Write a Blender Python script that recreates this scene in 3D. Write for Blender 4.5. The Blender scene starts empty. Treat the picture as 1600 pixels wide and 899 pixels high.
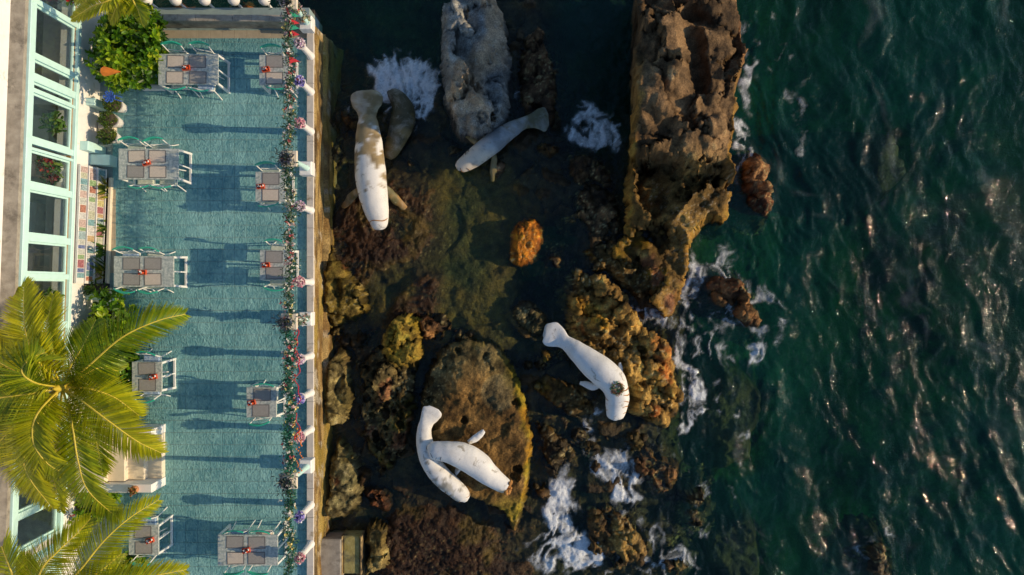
import bpy, math, random
import numpy as np
from mathutils import Vector, Matrix
random.seed(7)
SC = bpy.context.scene
COL = SC.collection
R = math.radians

# ------------------------------------------------------------------ camera
S, H = 0.016, 18.5            # metres per photo pixel at deck level, drone height above the deck
cam = bpy.data.cameras.new("camera"); camo = bpy.data.objects.new("camera", cam); COL.objects.link(camo)
camo.location = (0, 0, H); camo.rotation_euler = (0, 0, 0)
cam.sensor_width = 36; cam.lens = 18 * H / (800 * S); cam.clip_end = 2000
SC.camera = camo
# ------------------------------------------------------------------ sky, sun, exposure
SUN_EL = R(20.5)
sun_dir = Vector((math.cos(SUN_EL), -0.035, math.sin(SUN_EL))).normalized()
w = bpy.data.worlds.new("World"); SC.world = w; w.use_nodes = True
nt = w.node_tree; bg = nt.nodes["Background"]
sky = nt.nodes.new("ShaderNodeTexSky"); sky.sky_type = 'NISHITA'; sky.sun_disc = False
sky.sun_elevation = SUN_EL; sky.sun_rotation = math.atan2(sun_dir.x, sun_dir.y)
sky.ozone_density = 4.0; sky.air_density = 1.0; sky.dust_density = 0.4
nt.links.new(sky.outputs[0], bg.inputs[0]); bg.inputs[1].default_value = 0.15
sl = bpy.data.lights.new("sun", 'SUN'); sl.energy = 4.0; sl.angle = R(0.5); sl.color = (1.0, 0.78, 0.50)
so = bpy.data.objects.new("sun", sl); COL.objects.link(so)
so.rotation_euler = (-sun_dir).to_track_quat('-Z', 'Y').to_euler(); so.location = (20, 0, 12)
SC.view_settings.view_transform = 'Standard'; SC.view_settings.look = 'None'
SC.view_settings.exposure = 0.0; SC.view_settings.gamma = 1.0; SC.view_settings.use_curve_mapping = False
SC.render.engine = 'CYCLES'
SC.cycles.max_bounces = 7; SC.cycles.transparent_max_bounces = 16
SC.cycles.use_denoising = True
try: SC.cycles.denoiser = 'OPENIMAGEDENOISE'
except Exception: pass

# ------------------------------------------------------------------ helpers
def W(px, py, z=0.0):
    k = S * (H - z) / H
    return Vector(((px - 800) * k, (449.5 - py) * k, z))
def PX(x, y, z):
    k = S * (H - z) / H
    return x / k + 800, 449.5 - y / k
def _h(ix, iy, s):
    n = (ix.astype(np.int64) * 374761393 + iy.astype(np.int64) * 668265263 + s * 1274126177) & 0xffffffff
    n = ((n ^ (n >> 13)) * 1274126177) & 0xffffffff
    n = ((n ^ (n >> 15)) * 2246822519) & 0xffffffff
    return (n ^ (n >> 16)) / 4294967296.0
def vn(x, y, s=0):
    xi = np.floor(x); yi = np.floor(y); fx = x - xi; fy = y - yi
    u = fx * fx * fx * (fx * (fx * 6 - 15) + 10); v = fy * fy * fy * (fy * (fy * 6 - 15) + 10)
    a = _h(xi, yi, s); b = _h(xi + 1, yi, s); c = _h(xi, yi + 1, s); d = _h(xi + 1, yi + 1, s)
    return ((a * (1 - u) + b * u) * (1 - v) + (c * (1 - u) + d * u) * v) * 2 - 1
def fbm(x, y, o=5, s=0, g=.5):
    t = 0; a = 1; n = 0
    for k in range(o):
        c, sn = math.cos(.6 * k + .3), math.sin(.6 * k + .3)
        t = t + a * vn(x * c - y * sn + 17.3 * k, x * sn + y * c - 9.1 * k, s + 31 * k); n += a
        a *= g; x = x * 2.03; y = y * 2.03
    return t / n * 1.6
def ridge(x, y, o=5, s=0):
    t = 0; a = 1; n = 0
    for k in range(o):
        c, sn = math.cos(.7 * k + .2), math.sin(.7 * k + .2)
        t = t + a * (1 - 2 * np.abs(vn(x * c - y * sn + 5.3 * k, x * sn + y * c, s + 37 * k))); n += a
        a *= .5; x = x * 2.1; y = y * 2.1
    return t / n
def cells(x, y, s=0):
    """distance to the nearest of one random point per unit cell, and that cell's random number"""
    xi = np.floor(x); yi = np.floor(y); best = np.full(np.shape(x), 9.0); rid = np.zeros(np.shape(x))
    for i in (-1, 0, 1):
        for j in (-1, 0, 1):
            cx = xi + i; cy = yi + j
            d = np.hypot(cx + _h(cx, cy, s) - x, cy + _h(cx, cy, s + 5) - y)
            m = d < best; best = np.where(m, d, best); rid = np.where(m, _h(cx, cy, s + 9), rid)
    return best, rid
def facet(x, y, s=0):
    """angular blocks: every random cell is a tilted plane"""
    xi = np.floor(x); yi = np.floor(y); best = np.full(np.shape(x), 9.0); out = np.zeros(np.shape(x)); sec = np.full(np.shape(x), 9.0)
    for i in (-1, 0, 1):
        for j in (-1, 0, 1):
            cx = xi + i; cy = yi + j; ax = cx + _h(cx, cy, s); ay = cy + _h(cx, cy, s + 5); d = np.hypot(ax - x, ay - y)
            hgt = (_h(cx, cy, s + 11) * 2 - 1) * (x - ax) + (_h(cx, cy, s + 13) * 2 - 1) * (y - ay) + (_h(cx, cy, s + 17) - .5) * .8
            m = d < best; sec = np.where(m, best, np.minimum(sec, d)); best = np.where(m, d, best); out = np.where(m, hgt, out)
    return out - .22 * ss(.07, .0, sec - best)
def ss(a, b, x):
    t = np.clip((x - a) / (b - a), 0, 1); return t * t * (3 - 2 * t)
def mixc(a, b, t):
    a = np.asarray(a, float); b = np.asarray(b, float); t = np.asarray(t)[..., None]
    return a * (1 - t) + b * t
def chaikin(p, n=2):
    p = np.asarray(p, float)
    for _ in range(n):
        q = np.roll(p, -1, 0); p = np.stack([p * .75 + q * .25, p * .25 + q * .75], 1).reshape(-1, 2)
    return p
def sdist(x, y, poly):
    """signed distance to a closed polygon, positive inside"""
    best = np.full(x.shape, 1e9); ins = np.zeros(x.shape, bool)
    for (ax, ay), (bx, by) in zip(poly, np.roll(poly, -1, 0)):
        dx, dy = bx - ax, by - ay; L = dx * dx + dy * dy + 1e-12
        t = np.clip(((x - ax) * dx + (y - ay) * dy) / L, 0, 1)
        best = np.minimum(best, (x - ax - t * dx) ** 2 + (y - ay - t * dy) ** 2)
        c = (ay > y) != (by > y)
        ins ^= c & (x < (bx - ax) * (y - ay) / (by - ay + 1e-12) + ax)
    d = np.sqrt(best); return np.where(ins, d, -d)
def np_mesh(name, V, F, smooth=True, alb=None, extra=None):
    V = np.asarray(V, np.float32); F = np.asarray(F, np.int32); k = F.shape[1]
    me = bpy.data.meshes.new(name)
    me.vertices.add(len(V)); me.vertices.foreach_set("co", V.ravel())
    me.loops.add(F.size); me.loops.foreach_set("vertex_index", F.ravel())
    me.polygons.add(len(F)); me.polygons.foreach_set("loop_start", np.arange(0, F.size, k, dtype=np.int32))
    me.update(calc_edges=True)
    me.polygons.foreach_set("use_smooth", np.full(len(F), smooth)); 
    if alb is not None: add_alb(me, alb)
    for kx, val in (extra or {}).items():
        a = me.attributes.new(kx, 'FLOAT', 'POINT'); a.data.foreach_set("value", np.asarray(val, np.float32).ravel())
    me.update(); return me
def add_alb(me, c):
    c = np.asarray(c, np.float32).reshape(-1, 3); c = np.clip(c, 0.002, .95)
    a = me.color_attributes.new("alb", 'FLOAT_COLOR', 'POINT')
    a.data.foreach_set("color", np.concatenate([c, np.ones((len(c), 1), np.float32)], 1).ravel())
def tag(o, label=None, cat=None, group=None, kind=None):
    if label: o["label"] = label
    if cat: o["category"] = cat
    if group: o["group"] = group
    if kind: o["kind"] = kind
    return o
def obj(name, me, mat=None, parent=None, loc=None, rot=None):
    o = bpy.data.objects.new(name, me); COL.objects.link(o)
    if mat is not None and me is not None and not me.materials: me.materials.append(mat)
    if parent is not None: o.parent = parent
    if loc is not None: o.location = loc
    if rot is not None: o.rotation_euler = rot
    return o
def empty(name, loc=(0, 0, 0), rz=0, label=None, cat=None, group=None):
    o = bpy.data.objects.new(name, None); COL.objects.link(o); o.location = loc; o.rotation_euler = (0, 0, rz)
    o.empty_display_size = .1
    return tag(o, label, cat, group)
class MB:
    def __init__(s): s.v = []; s.f = []
    def add(s, v, f):
        n = len(s.v); s.v += [tuple(p) for p in v]; s.f += [tuple(i + n for i in q) for q in f]; return s
    def box(s, c, d, rz=0, m=None, b=0.0):
        x, y, z = (k / 2 for k in d)
        if b <= 0:
            v = [Vector((i * x, j * y, k * z)) for k in (-1, 1) for j in (-1, 1) for i in (-1, 1)]
            f = [(0, 2, 3, 1), (4, 5, 7, 6), (0, 1, 5, 4), (2, 6, 7, 3), (0, 4, 6, 2), (1, 3, 7, 5)]
        else:                                              # chamfered top and sides
            v = []; zs = [(-z, 0), (z - b, 0), (z, b)]
            for zz, q in zs:
                for (i, j) in ((-1, -1), (1, -1), (1, 1), (-1, 1)):
                    v.append(Vector((i * (x - q), j * (y - q), zz)))
            f = [(3, 2, 1, 0), (8, 9, 10, 11)]
            for k in (0, 4):
                for i in range(4): f.append((k + i, k + (i + 1) % 4, k + 4 + (i + 1) % 4, k + 4 + i))
        M = Matrix.Translation(c) @ Matrix.Rotation(rz, 4, 'Z') @ (m.to_4x4() if m else Matrix.Identity(4))
        return s.add([M @ p for p in v], f)
    def bar(s, p, q, wd, ht=None, up=(0, 0, 1)):
        p = Vector(p); q = Vector(q); ht = ht or wd; d = (q - p)
        z = d.normalized(); u = Vector(up)
        if abs(z.dot(u)) > .98: u = Vector((1, 0, 0))
        x = u.cross(z).normalized(); y = z.cross(x)
        v = [p + x * (i * wd / 2) + y * (j * ht / 2) + d * k for k in (0, 1) for j in (-1, 1) for i in (-1, 1)]
        return s.add(v, [(0, 2, 3, 1), (4, 5, 7, 6), (0, 1, 5, 4), (2, 6, 7, 3), (0, 4, 6, 2), (1, 3, 7, 5)])
    def tube(s, pts, rad, n=8, cap=True):
        pts = [Vector(p) for p in pts]
        if not hasattr(rad, '__len__'): rad = [rad] * len(pts)
        v = []; f = []; ref = Vector((0, 0, 1))
        for i, p in enumerate(pts):
            t = (pts[min(i + 1, len(pts) - 1)] - pts[max(i - 1, 0)]).normalized()
            a = ref if abs(t.dot(ref)) < .95 else Vector((1, 0, 0))
            x = a.cross(t).normalized(); y = t.cross(x)
            for k in range(n):
                th = 2 * math.pi * k / n; v.append(p + (x * math.cos(th) + y * math.sin(th)) * rad[i])
        for i in range(len(pts) - 1):
            for k in range(n): f.append((i * n + k, i * n + (k + 1) % n, (i + 1) * n + (k + 1) % n, (i + 1) * n + k))
        if cap: f.append(tuple(range(n))[::-1]); f.append(tuple(range((len(pts) - 1) * n, len(pts) * n)))
        return s.add(v, f)
    def lathe(s, prof, c=(0, 0, 0), n=16, sx=1, sy=1):
        c = Vector(c); v = []; f = []; m = len(prof)
        for r, z in prof:
            for k in range(n):
                th = 2 * math.pi * k / n; v.append(c + Vector((r * sx * math.cos(th), r * sy * math.sin(th), z)))
        for i in range(m - 1):
            for k in range(n): f.append((i * n + k, i * n + (k + 1) % n, (i + 1) * n + (k + 1) % n, (i + 1) * n + k))
        f.append(tuple(range(n))[::-1]); f.append(tuple(range((m - 1) * n, m * n)))
        return s.add(v, f)
    def mesh(s, name, smooth=False):
        me = bpy.data.meshes.new(name); me.from_pydata(s.v, [], s.f); me.update()
        if smooth:
            me.polygons.foreach_set("use_smooth", [True] * len(me.polygons))
            try: me.set_sharp_from_angle(angle=R(40))
            except Exception: pass
        return me
    def build(s, name, mat, parent=None, smooth=False): return obj(name, s.mesh(name, smooth), mat, parent)
def copy_tree(o, parent=None):
    c = o.copy(); COL.objects.link(c); c.parent = parent
    for ch in [k for k in o.children]: copy_tree(ch, c)
    return c

# ------------------------------------------------------------------ materials
def nodes(name):
    m = bpy.data.materials.new(name); m.use_nodes = True; t = m.node_tree; t.nodes.clear()
    out = t.nodes.new("ShaderNodeOutputMaterial"); return m, t, out
def N(t, kind, **kw):
    n = t.nodes.new(kind)
    for k, v in kw.items():
        if k.startswith('i_'): n.inputs[int(k[2:]) if k[2:].isdigit() else k[2:].replace('_', ' ')].default_value = v
        else: setattr(n, k, v)
    return n
MATS = {}
def mat(name, c, rough=.6, var=.18, scale=6, bump=.25, bscale=40, metal=0, c2=None, stain=None, stain_amt=.5, stain_scale=2.2, spec=.5, dist=.01):
    """painted or plain surface: colour with cloudy variation, fine relief and optional blotches of dirt"""
    m, t, out = nodes(name); p = N(t, "ShaderNodeBsdfPrincipled"); L = t.links
    g = N(t, "ShaderNodeTexCoord"); n1 = N(t, "ShaderNodeTexNoise", i_Scale=scale, i_Detail=6.0, i_Roughness=.6)
    L.new(g.outputs['Object'], n1.inputs['Vector'])
    r = N(t, "ShaderNodeValToRGB"); c = tuple(c)
    r.color_ramp.elements[0].position = .3; r.color_ramp.elements[1].position = .7
    r.color_ramp.elements[0].color = tuple(k * (1 - var) for k in c) + (1,)
    r.color_ramp.elements[1].color = (tuple(min(1, k * (1 + var)) for k in c) if c2 is None else tuple(c2)) + (1,)
    L.new(n1.outputs[0], r.inputs[0]); src = r.outputs[0]
    if stain:
        n2 = N(t, "ShaderNodeTexNoise", i_Scale=stain_scale, i_Detail=8.0, i_Roughness=.7); L.new(g.outputs['Object'], n2.inputs['Vector'])
        mr = N(t, "ShaderNodeMapRange"); mr.inputs[1].default_value = .62 - .25 * stain_amt; mr.inputs[2].default_value = .72 - .2 * stain_amt
        L.new(n2.outputs[0], mr.inputs[0]); mx = N(t, "ShaderNodeMix", data_type='RGBA'); L.new(mr.outputs[0], mx.inputs[0])
        L.new(src, mx.inputs[6]); mx.inputs[7].default_value = tuple(stain) + (1,); src = mx.outputs[2]
    L.new(src, p.inputs['Base Color']); p.inputs['Roughness'].default_value = rough; p.inputs['Metallic'].default_value = metal
    p.inputs['Specular IOR Level'].default_value = spec
    if bump:
        n3 = N(t, "ShaderNodeTexNoise", i_Scale=bscale, i_Detail=5.0); L.new(g.outputs['Object'], n3.inputs['Vector'])
        b = N(t, "ShaderNodeBump"); b.inputs['Strength'].default_value = bump; b.inputs['Distance'].default_value = dist
        L.new(n3.outputs[0], b.inputs['Height']); L.new(b.outputs[0], p.inputs['Normal'])
    L.new(p.outputs[0], out.inputs[0]); MATS[name] = m; return m
def attr_mat(name, rough=.8, bump=.6, bscale=14, dist=.04, fine=.35, transl=0.0, spec=.4, wet=False, grime=None):
    """colour from the mesh's own 'alb' attribute, broken up by fine procedural noise and relief"""
    m, t, out = nodes(name); L = t.links; p = N(t, "ShaderNodeBsdfPrincipled")
    a = N(t, "ShaderNodeAttribute", attribute_name="alb"); g = N(t, "ShaderNodeNewGeometry")
    n1 = N(t, "ShaderNodeTexNoise", i_Scale=bscale * 2.4, i_Detail=6.0, i_Roughness=.7); L.new(g.outputs['Position'], n1.inputs['Vector'])
    mr = N(t, "ShaderNodeMapRange"); mr.inputs[1].default_value = .25; mr.inputs[2].default_value = .75
    mr.inputs[3].default_value = 1 - fine; mr.inputs[4].default_value = 1 + fine; L.new(n1.outputs[0], mr.inputs[0])
    mul = N(t, "ShaderNodeVectorMath", operation='SCALE'); L.new(a.outputs['Color'], mul.inputs[0]); L.new(mr.outputs[0], mul.inputs['Scale'])
    L.new(mul.outputs[0], p.inputs['Base Color']); p.inputs['Roughness'].default_value = rough; p.inputs['Specular IOR Level'].default_value = spec
    if grime:                                              # flaking paint and dried dirt
        src = mul.outputs[0]
        for sc, lo, hi, col, am in grime:
            ng = N(t, "ShaderNodeTexNoise", i_Scale=sc, i_Detail=10.0, i_Roughness=.72, i_Distortion=.6); L.new(g.outputs['Position'], ng.inputs['Vector'])
            mg = N(t, "ShaderNodeMapRange"); mg.inputs[1].default_value = lo; mg.inputs[2].default_value = hi; mg.inputs[4].default_value = am; L.new(ng.outputs[0], mg.inputs[0])
            mxg = N(t, "ShaderNodeMix", data_type='RGBA'); L.new(mg.outputs[0], mxg.inputs[0]); L.new(src, mxg.inputs[6]); mxg.inputs[7].default_value = tuple(col) + (1,); src = mxg.outputs[2]
        L.new(src, p.inputs['Base Color'])
    if wet:                                                # rock near the waterline is wet and glossier
        sp = N(t, "ShaderNodeSeparateXYZ"); L.new(g.outputs['Position'], sp.inputs[0])
        m2 = N(t, "ShaderNodeMapRange"); m2.inputs[1].default_value = -.95; m2.inputs[2].default_value = -.55
        m2.inputs[3].default_value = .36; m2.inputs[4].default_value = rough; L.new(sp.outputs[2], m2.inputs[0]); L.new(m2.outputs[0], p.inputs['Roughness'])
    if bump:
        n2 = N(t, "ShaderNodeTexNoise", i_Scale=bscale, i_Detail=9.0, i_Roughness=.65); L.new(g.outputs['Position'], n2.inputs['Vector'])
        b = N(t, "ShaderNodeBump"); b.inputs['Strength'].default_value = bump; b.inputs['Distance'].default_value = dist
        L.new(n2.outputs[0], b.inputs['Height']); L.new(b.outputs[0], p.inputs['Normal'])
    if transl:
        tr = N(t, "ShaderNodeBsdfTranslucent"); L.new(mul.outputs[0], tr.inputs[0]); mx = N(t, "ShaderNodeMixShader"); mx.inputs[0].default_value = transl
        L.new(p.outputs[0], mx.inputs[1]); L.new(tr.outputs[0], mx.inputs[2]); L.new(mx.outputs[0], out.inputs[0])
    else: L.new(p.outputs[0], out.inputs[0])
    MATS[name] = m; return m
M = MATS
attr_mat('rock', rough=.85, bump=1.0, bscale=13, dist=.055, fine=.8, wet=True, spec=.22)
attr_mat('statue', rough=.6, bump=.5, bscale=16, dist=.015, fine=.12, grime=[(1.6, .50, .72, (.50, .46, .38), .6), (4.5, .60, .66, (.26, .22, .15), .75), (14, .66, .72, (.20, .16, .10), .7)])
attr_mat('leaf', rough=.42, bump=0, bscale=5, fine=.15, transl=.45, spec=.5)
attr_mat('bloom', rough=.6, bump=0, bscale=8, fine=.1, transl=.2)
mat('mint', (.55, .80, .74), rough=.45, var=.06, bump=.08)
mat('white', (.84, .81, .76), rough=.6, var=.06, stain=(.55, .5, .42), stain_amt=.15, bump=.12)
mat('chair_white', (.80, .79, .74), rough=.4, var=.05, bump=0)
mat('green_rail', (.03, .42, .27), rough=.35, var=.12, bump=0)
mat('sling', (.42, .50, .44), rough=.85, var=.2, scale=40, bump=.4, bscale=160)
mat('cushion_blue', (.12, .27, .55), c2=(.55, .65, .75), rough=.9, scale=22, bump=.3)
mat('cushion_red', (.62, .40, .33), c2=(.75, .62, .52), rough=.9, scale=18, bump=.3)
mat('cushion_pale', (.52, .60, .50), c2=(.68, .70, .58), rough=.9, scale=18, bump=.3)
mat('tabletop', (.26, .33, .32), c2=(.66, .67, .59), rough=.5, scale=16, bump=.1)
mat('mat_tan', (.62, .53, .43), rough=.9, var=.12, scale=60, bump=.5, bscale=200)
mat('mat_grey', (.33, .31, .28), rough=.9, var=.15, scale=60, bump=.5, bscale=200)
mat('mat_edge', (.15, .145, .14), rough=.9, var=.1, bump=.2)
mat('red_plastic', (.55, .07, .02), rough=.35, var=.1, bump=0)
mat('pot_white', (.78, .75, .70), rough=.5, var=.06, bump=.05)
mat('terracotta', (.52, .22, .09), rough=.8, var=.2, bump=.3)
mat('concrete', (.27, .235, .185), c2=(.40, .36, .29), rough=.9, scale=5, bump=.5, bscale=25, stain=(.16, .14, .11), stain_amt=.35)
mat('coping', (.60, .54, .46), rough=.8, var=.1, bump=.2, stain=(.35, .28, .19), stain_amt=.15)
mat('cream', (.76, .66, .50), rough=.7, var=.06, bump=.1)
mat('grout', (.26, .34, .33), rough=.9, var=.1)
mat('sand_tile', (.42, .36, .26), rough=.85, var=.12, bump=.3)
mat('dark_room', (.42, .43, .44), rough=.6, var=.2)
mat('counter', (.72, .69, .63), rough=.5, var=.06, bump=.05)
mat('wood', (.40, .22, .09), rough=.6, var=.25, scale=12, bump=.3)
mat('bark', (.18, .13, .09), rough=.9, var=.3, scale=14, bump=.6, bscale=30)
mat('soil', (.06, .045, .03), rough=1, var=.3, bump=.6)
mat('wire', (.12, .13, .10), rough=.6, bump=0)
mat('orange', (.80, .22, .02), rough=.7, var=.15, bump=.2)
mat('blue_ribbon', (.03, .10, .42), rough=.5, var=.25, bump=.1)
mat('iron_black', (.02, .02, .022), rough=.5, bump=0)
mat('rust', (.30, .10, .03), c2=(.55, .28, .06), rough=.9, scale=30, bump=.8, bscale=60)
mat('crack', (.20, .11, .05), rough=.9, var=.3, bump=0)
mat('ochre_wall', (.30, .19, .07), c2=(.46, .33, .14), rough=.9, scale=4, bump=.8, bscale=22, stain=(.07, .05, .03), stain_amt=.55, dist=.03)
mat('lichen_block', (.33, .26, .06), c2=(.42, .36, .14), rough=.95, scale=7, bump=.7, bscale=30, stain=(.10, .10, .06), stain_amt=.5)
for nm, c in (('flag_red', (.55, .02, .03)), ('flag_green', (.02, .32, .18))): mat(nm, c, rough=.7, var=.1, bump=0)
def glass_mat():
    m, t, out = nodes('glass'); L = t.links
    tr = N(t, "ShaderNodeBsdfTransparent"); tr.inputs[0].default_value = (.93, .96, .95, 1)
    gl = N(t, "ShaderNodeBsdfGlossy"); gl.inputs['Roughness'].default_value = .02
    lw_ = N(t, "ShaderNodeLayerWeight"); lw_.inputs[0].default_value = .5
    pw = N(t, "ShaderNodeMath", operation='POWER'); pw.inputs[1].default_value = 5.0; L.new(lw_.outputs['Facing'], pw.inputs[0])
    fr = N(t, "ShaderNodeMath", operation='MULTIPLY_ADD'); fr.inputs[1].default_value = .90; fr.inputs[2].default_value = .10; L.new(pw.outputs[0], fr.inputs[0])
    mx = N(t, "ShaderNodeMixShader"); L.new(fr.outputs[0], mx.inputs[0]); L.new(tr.outputs[0], mx.inputs[1]); L.new(gl.outputs[0], mx.inputs[2])
    L.new(mx.outputs[0], out.inputs[0]); MATS['glass'] = m
glass_mat()
def tile_mat():
    """blue stamped tile with a wavy ripple relief and mild colour drift"""
    m, t, out = nodes('floor_tile'); L = t.links; p = N(t, "ShaderNodeBsdfPrincipled")
    g = N(t, "ShaderNodeNewGeometry")
    n1 = N(t, "ShaderNodeTexNoise", i_Scale=.9, i_Detail=5.0); L.new(g.outputs['Position'], n1.inputs['Vector'])
    mp = N(t, "ShaderNodeMapping"); mp.inputs['Scale'].default_value = (11, 6.5, 1); mp.inputs['Rotation'].default_value = (0, 0, .5); L.new(g.outputs['Position'], mp.inputs[0])
    n2 = N(t, "ShaderNodeTexNoise", i_Scale=1.0, i_Detail=3.0, i_Roughness=.55, i_Distortion=1.6); L.new(mp.outputs[0], n2.inputs['Vector'])
    r = N(t, "ShaderNodeValToRGB"); r.color_ramp.elements[0].color = (.095, .27, .30, 1); r.color_ramp.elements[1].color = (.27, .515, .495, 1)
    r.color_ramp.elements[0].position = .38; r.color_ramp.elements[1].position = .62
    mixf = N(t, "ShaderNodeMath", operation='MULTIPLY_ADD'); mixf.inputs[1].default_value = .5
    h = N(t, "ShaderNodeMath", operation='MULTIPLY'); h.inputs[1].default_value = .5; L.new(n1.outputs[0], h.inputs[0])
    L.new(n2.outputs[0], mixf.inputs[0]); L.new(h.outputs[0], mixf.inputs[2]); L.new(mixf.outputs[0], r.inputs[0])
    oi = N(t, "ShaderNodeObjectInfo"); mr = N(t, "ShaderNodeMapRange"); mr.inputs[3].default_value = .95; mr.inputs[4].default_value = 1.05; L.new(oi.outputs['Random'], mr.inputs[0])
    mul = N(t, "ShaderNodeVectorMath", operation='SCALE'); L.new(r.outputs[0], mul.inputs[0]); L.new(mr.outputs[0], mul.inputs['Scale'])
    L.new(mul.outputs[0], p.inputs['Base Color']); p.inputs['Roughness'].default_value = .7; p.inputs['Specular IOR Level'].default_value = .3
    b = N(t, "ShaderNodeBump"); b.inputs['Strength'].default_value = .85; b.inputs['Distance'].default_value = .035
    L.new(n2.outputs[0], b.inputs['Height']); L.new(b.outputs[0], p.inputs['Normal']); L.new(p.outputs[0], out.inputs[0]); MATS['tile'] = m
tile_mat()
def water_mat():
    m, t, out = nodes('sea_water'); L = t.links
    g = N(t, "ShaderNodeNewGeometry")
    mp = N(t, "ShaderNodeMapping"); mp.inputs['Scale'].default_value = (1.5, .8, 1); mp.inputs['Rotation'].default_value = (0, 0, .25); L.new(g.outputs['Position'], mp.inputs[0])
    n1 = N(t, "ShaderNodeTexNoise", i_Scale=3.2, i_Detail=10.0, i_Roughness=.62, i_Distortion=.8); L.new(mp.outputs[0], n1.inputs['Vector'])
    b = N(t, "ShaderNodeBump"); b.inputs['Strength'].default_value = .40; b.inputs['Distance'].default_value = .10; L.new(n1.outputs[0], b.inputs['Height'])
    tr = N(t, "ShaderNodeBsdfTransparent"); tr.inputs[0].default_value = (.86, .93, .80, 1)
    df = N(t, "ShaderNodeBsdfDiffuse"); df.inputs[0].default_value = (.002, .055, .036, 1)
    base = N(t, "ShaderNodeMixShader"); mk = N(t, "ShaderNodeAttribute", attribute_name="murk"); L.new(mk.outputs['Fac'], base.inputs[0]); L.new(tr.outputs[0], base.inputs[1]); L.new(df.outputs[0], base.inputs[2])
    g1 = N(t, "ShaderNodeBsdfGlossy"); g1.inputs['Roughness'].default_value = .035; L.new(b.outputs[0], g1.inputs['Normal'])
    g2 = N(t, "ShaderNodeBsdfGlossy"); g2.inputs['Roughness'].default_value = .24; L.new(b.outputs[0], g2.inputs['Normal'])      # capillary ripples too fine to see
    gl = N(t, "ShaderNodeMixShader"); gl.inputs[0].default_value = .035; L.new(g1.outputs[0], gl.inputs[1]); L.new(g2.outputs[0], gl.inputs[2])
    lw_ = N(t, "ShaderNodeLayerWeight"); lw_.inputs[0].default_value = .5; L.new(b.outputs[0], lw_.inputs['Normal'])   # Schlick: the same from above and below
    pw = N(t, "ShaderNodeMath", operation='POWER'); pw.inputs[1].default_value = 5.0; L.new(lw_.outputs['Facing'], pw.inputs[0])
    fr = N(t, "ShaderNodeMath", operation='MULTIPLY_ADD'); fr.inputs[1].default_value = .97; fr.inputs[2].default_value = .026; L.new(pw.outputs[0], fr.inputs[0])
    sf = N(t, "ShaderNodeMixShader"); L.new(fr.outputs[0], sf.inputs[0]); L.new(base.outputs[0], sf.inputs[1]); L.new(gl.outputs[0], sf.inputs[2])
    # foam: bubbles and painted sky sheen held in the mesh's own 'foam' density, broken up finely
    a = N(t, "ShaderNodeAttribute", attribute_name="foam"); n2 = N(t, "ShaderNodeTexNoise", i_Scale=16.0, i_Detail=6.0, i_Roughness=.65, i_Distortion=.8); L.new(g.outputs['Position'], n2.inputs['Vector'])
    mn = N(t, "ShaderNodeMapRange"); mn.inputs[1].default_value = .25; mn.inputs[2].default_value = .75; mn.inputs[3].default_value = .45; mn.inputs[4].default_value = 1.45; L.new(n2.outputs[0], mn.inputs[0])
    mr = N(t, "ShaderNodeMath", operation='MULTIPLY', use_clamp=True); L.new(a.outputs['Fac'], mr.inputs[0]); L.new(mn.outputs[0], mr.inputs[1])
    fo = N(t, "ShaderNodeBsdfDiffuse"); fo.inputs[0].default_value = (.82, .84, .82, 1)
    b2 = N(t, "ShaderNodeBump"); b2.inputs['Strength'].default_value = .8; b2.inputs['Distance'].default_value = .06; L.new(n2.outputs[0], b2.inputs['Height']); L.new(b2.outputs[0], fo.inputs['Normal'])
    mx = N(t, "ShaderNodeMixShader"); L.new(mr.outputs[0], mx.inputs[0]); L.new(sf.outputs[0], mx.inputs[1]); L.new(fo.outputs[0], mx.inputs[2])
    L.new(mx.outputs[0], out.inputs[0])
    va = N(t, "ShaderNodeVolumeAbsorption"); va.inputs[0].default_value = (.16, .76, .58, 1); va.inputs[1].default_value = .40; L.new(va.outputs[0], out.inputs['Volume'])
    MATS['water'] = m
water_mat()
WZ = -1.0        # water level
# ------------------------------------------------------------------ seabed, rocks, water
def blob(pxx, pyy, cx, cy, rx, ry, rot=0, soft=.45):
    c, s = math.cos(R(rot)), math.sin(R(rot)); dx = pxx - cx; dy = pyy - cy
    d = np.hypot((dx * c + dy * s) / rx, (-dx * s + dy * c) / ry)
    return ss(1 + soft, 1 - soft, d)
def graded(lo, hi, step, far, n=14):
    core = np.arange(lo, hi + step / 2, step); k = np.arange(1, n + 1) / n
    return np.concatenate([(lo - far * k ** 3)[::-1], core, hi + far * k ** 3])
def grid_faces(nx, ny):
    i = np.arange(nx * ny).reshape(ny, nx)
    return np.stack([i[:-1, :-1], i[:-1, 1:], i[1:, 1:], i[1:, :-1]], -1).reshape(-1, 4)
C_BROWN = (.080, .050, .028); C_RED = (.095, .030, .020); C_OLIVE = (.085, .075, .022); C_GREEN = (.050, .070, .026)
C_DARK = (.030, .027, .022); C_YEL = (.30, .21, .035); C_ORG = (.36, .17, .03); C_GREY = (.17, .165, .155); C_TAN = (.27, .20, .135)
C_MAUVE = (.13, .085, .075); C_BARN = (.42, .40, .34)

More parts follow.
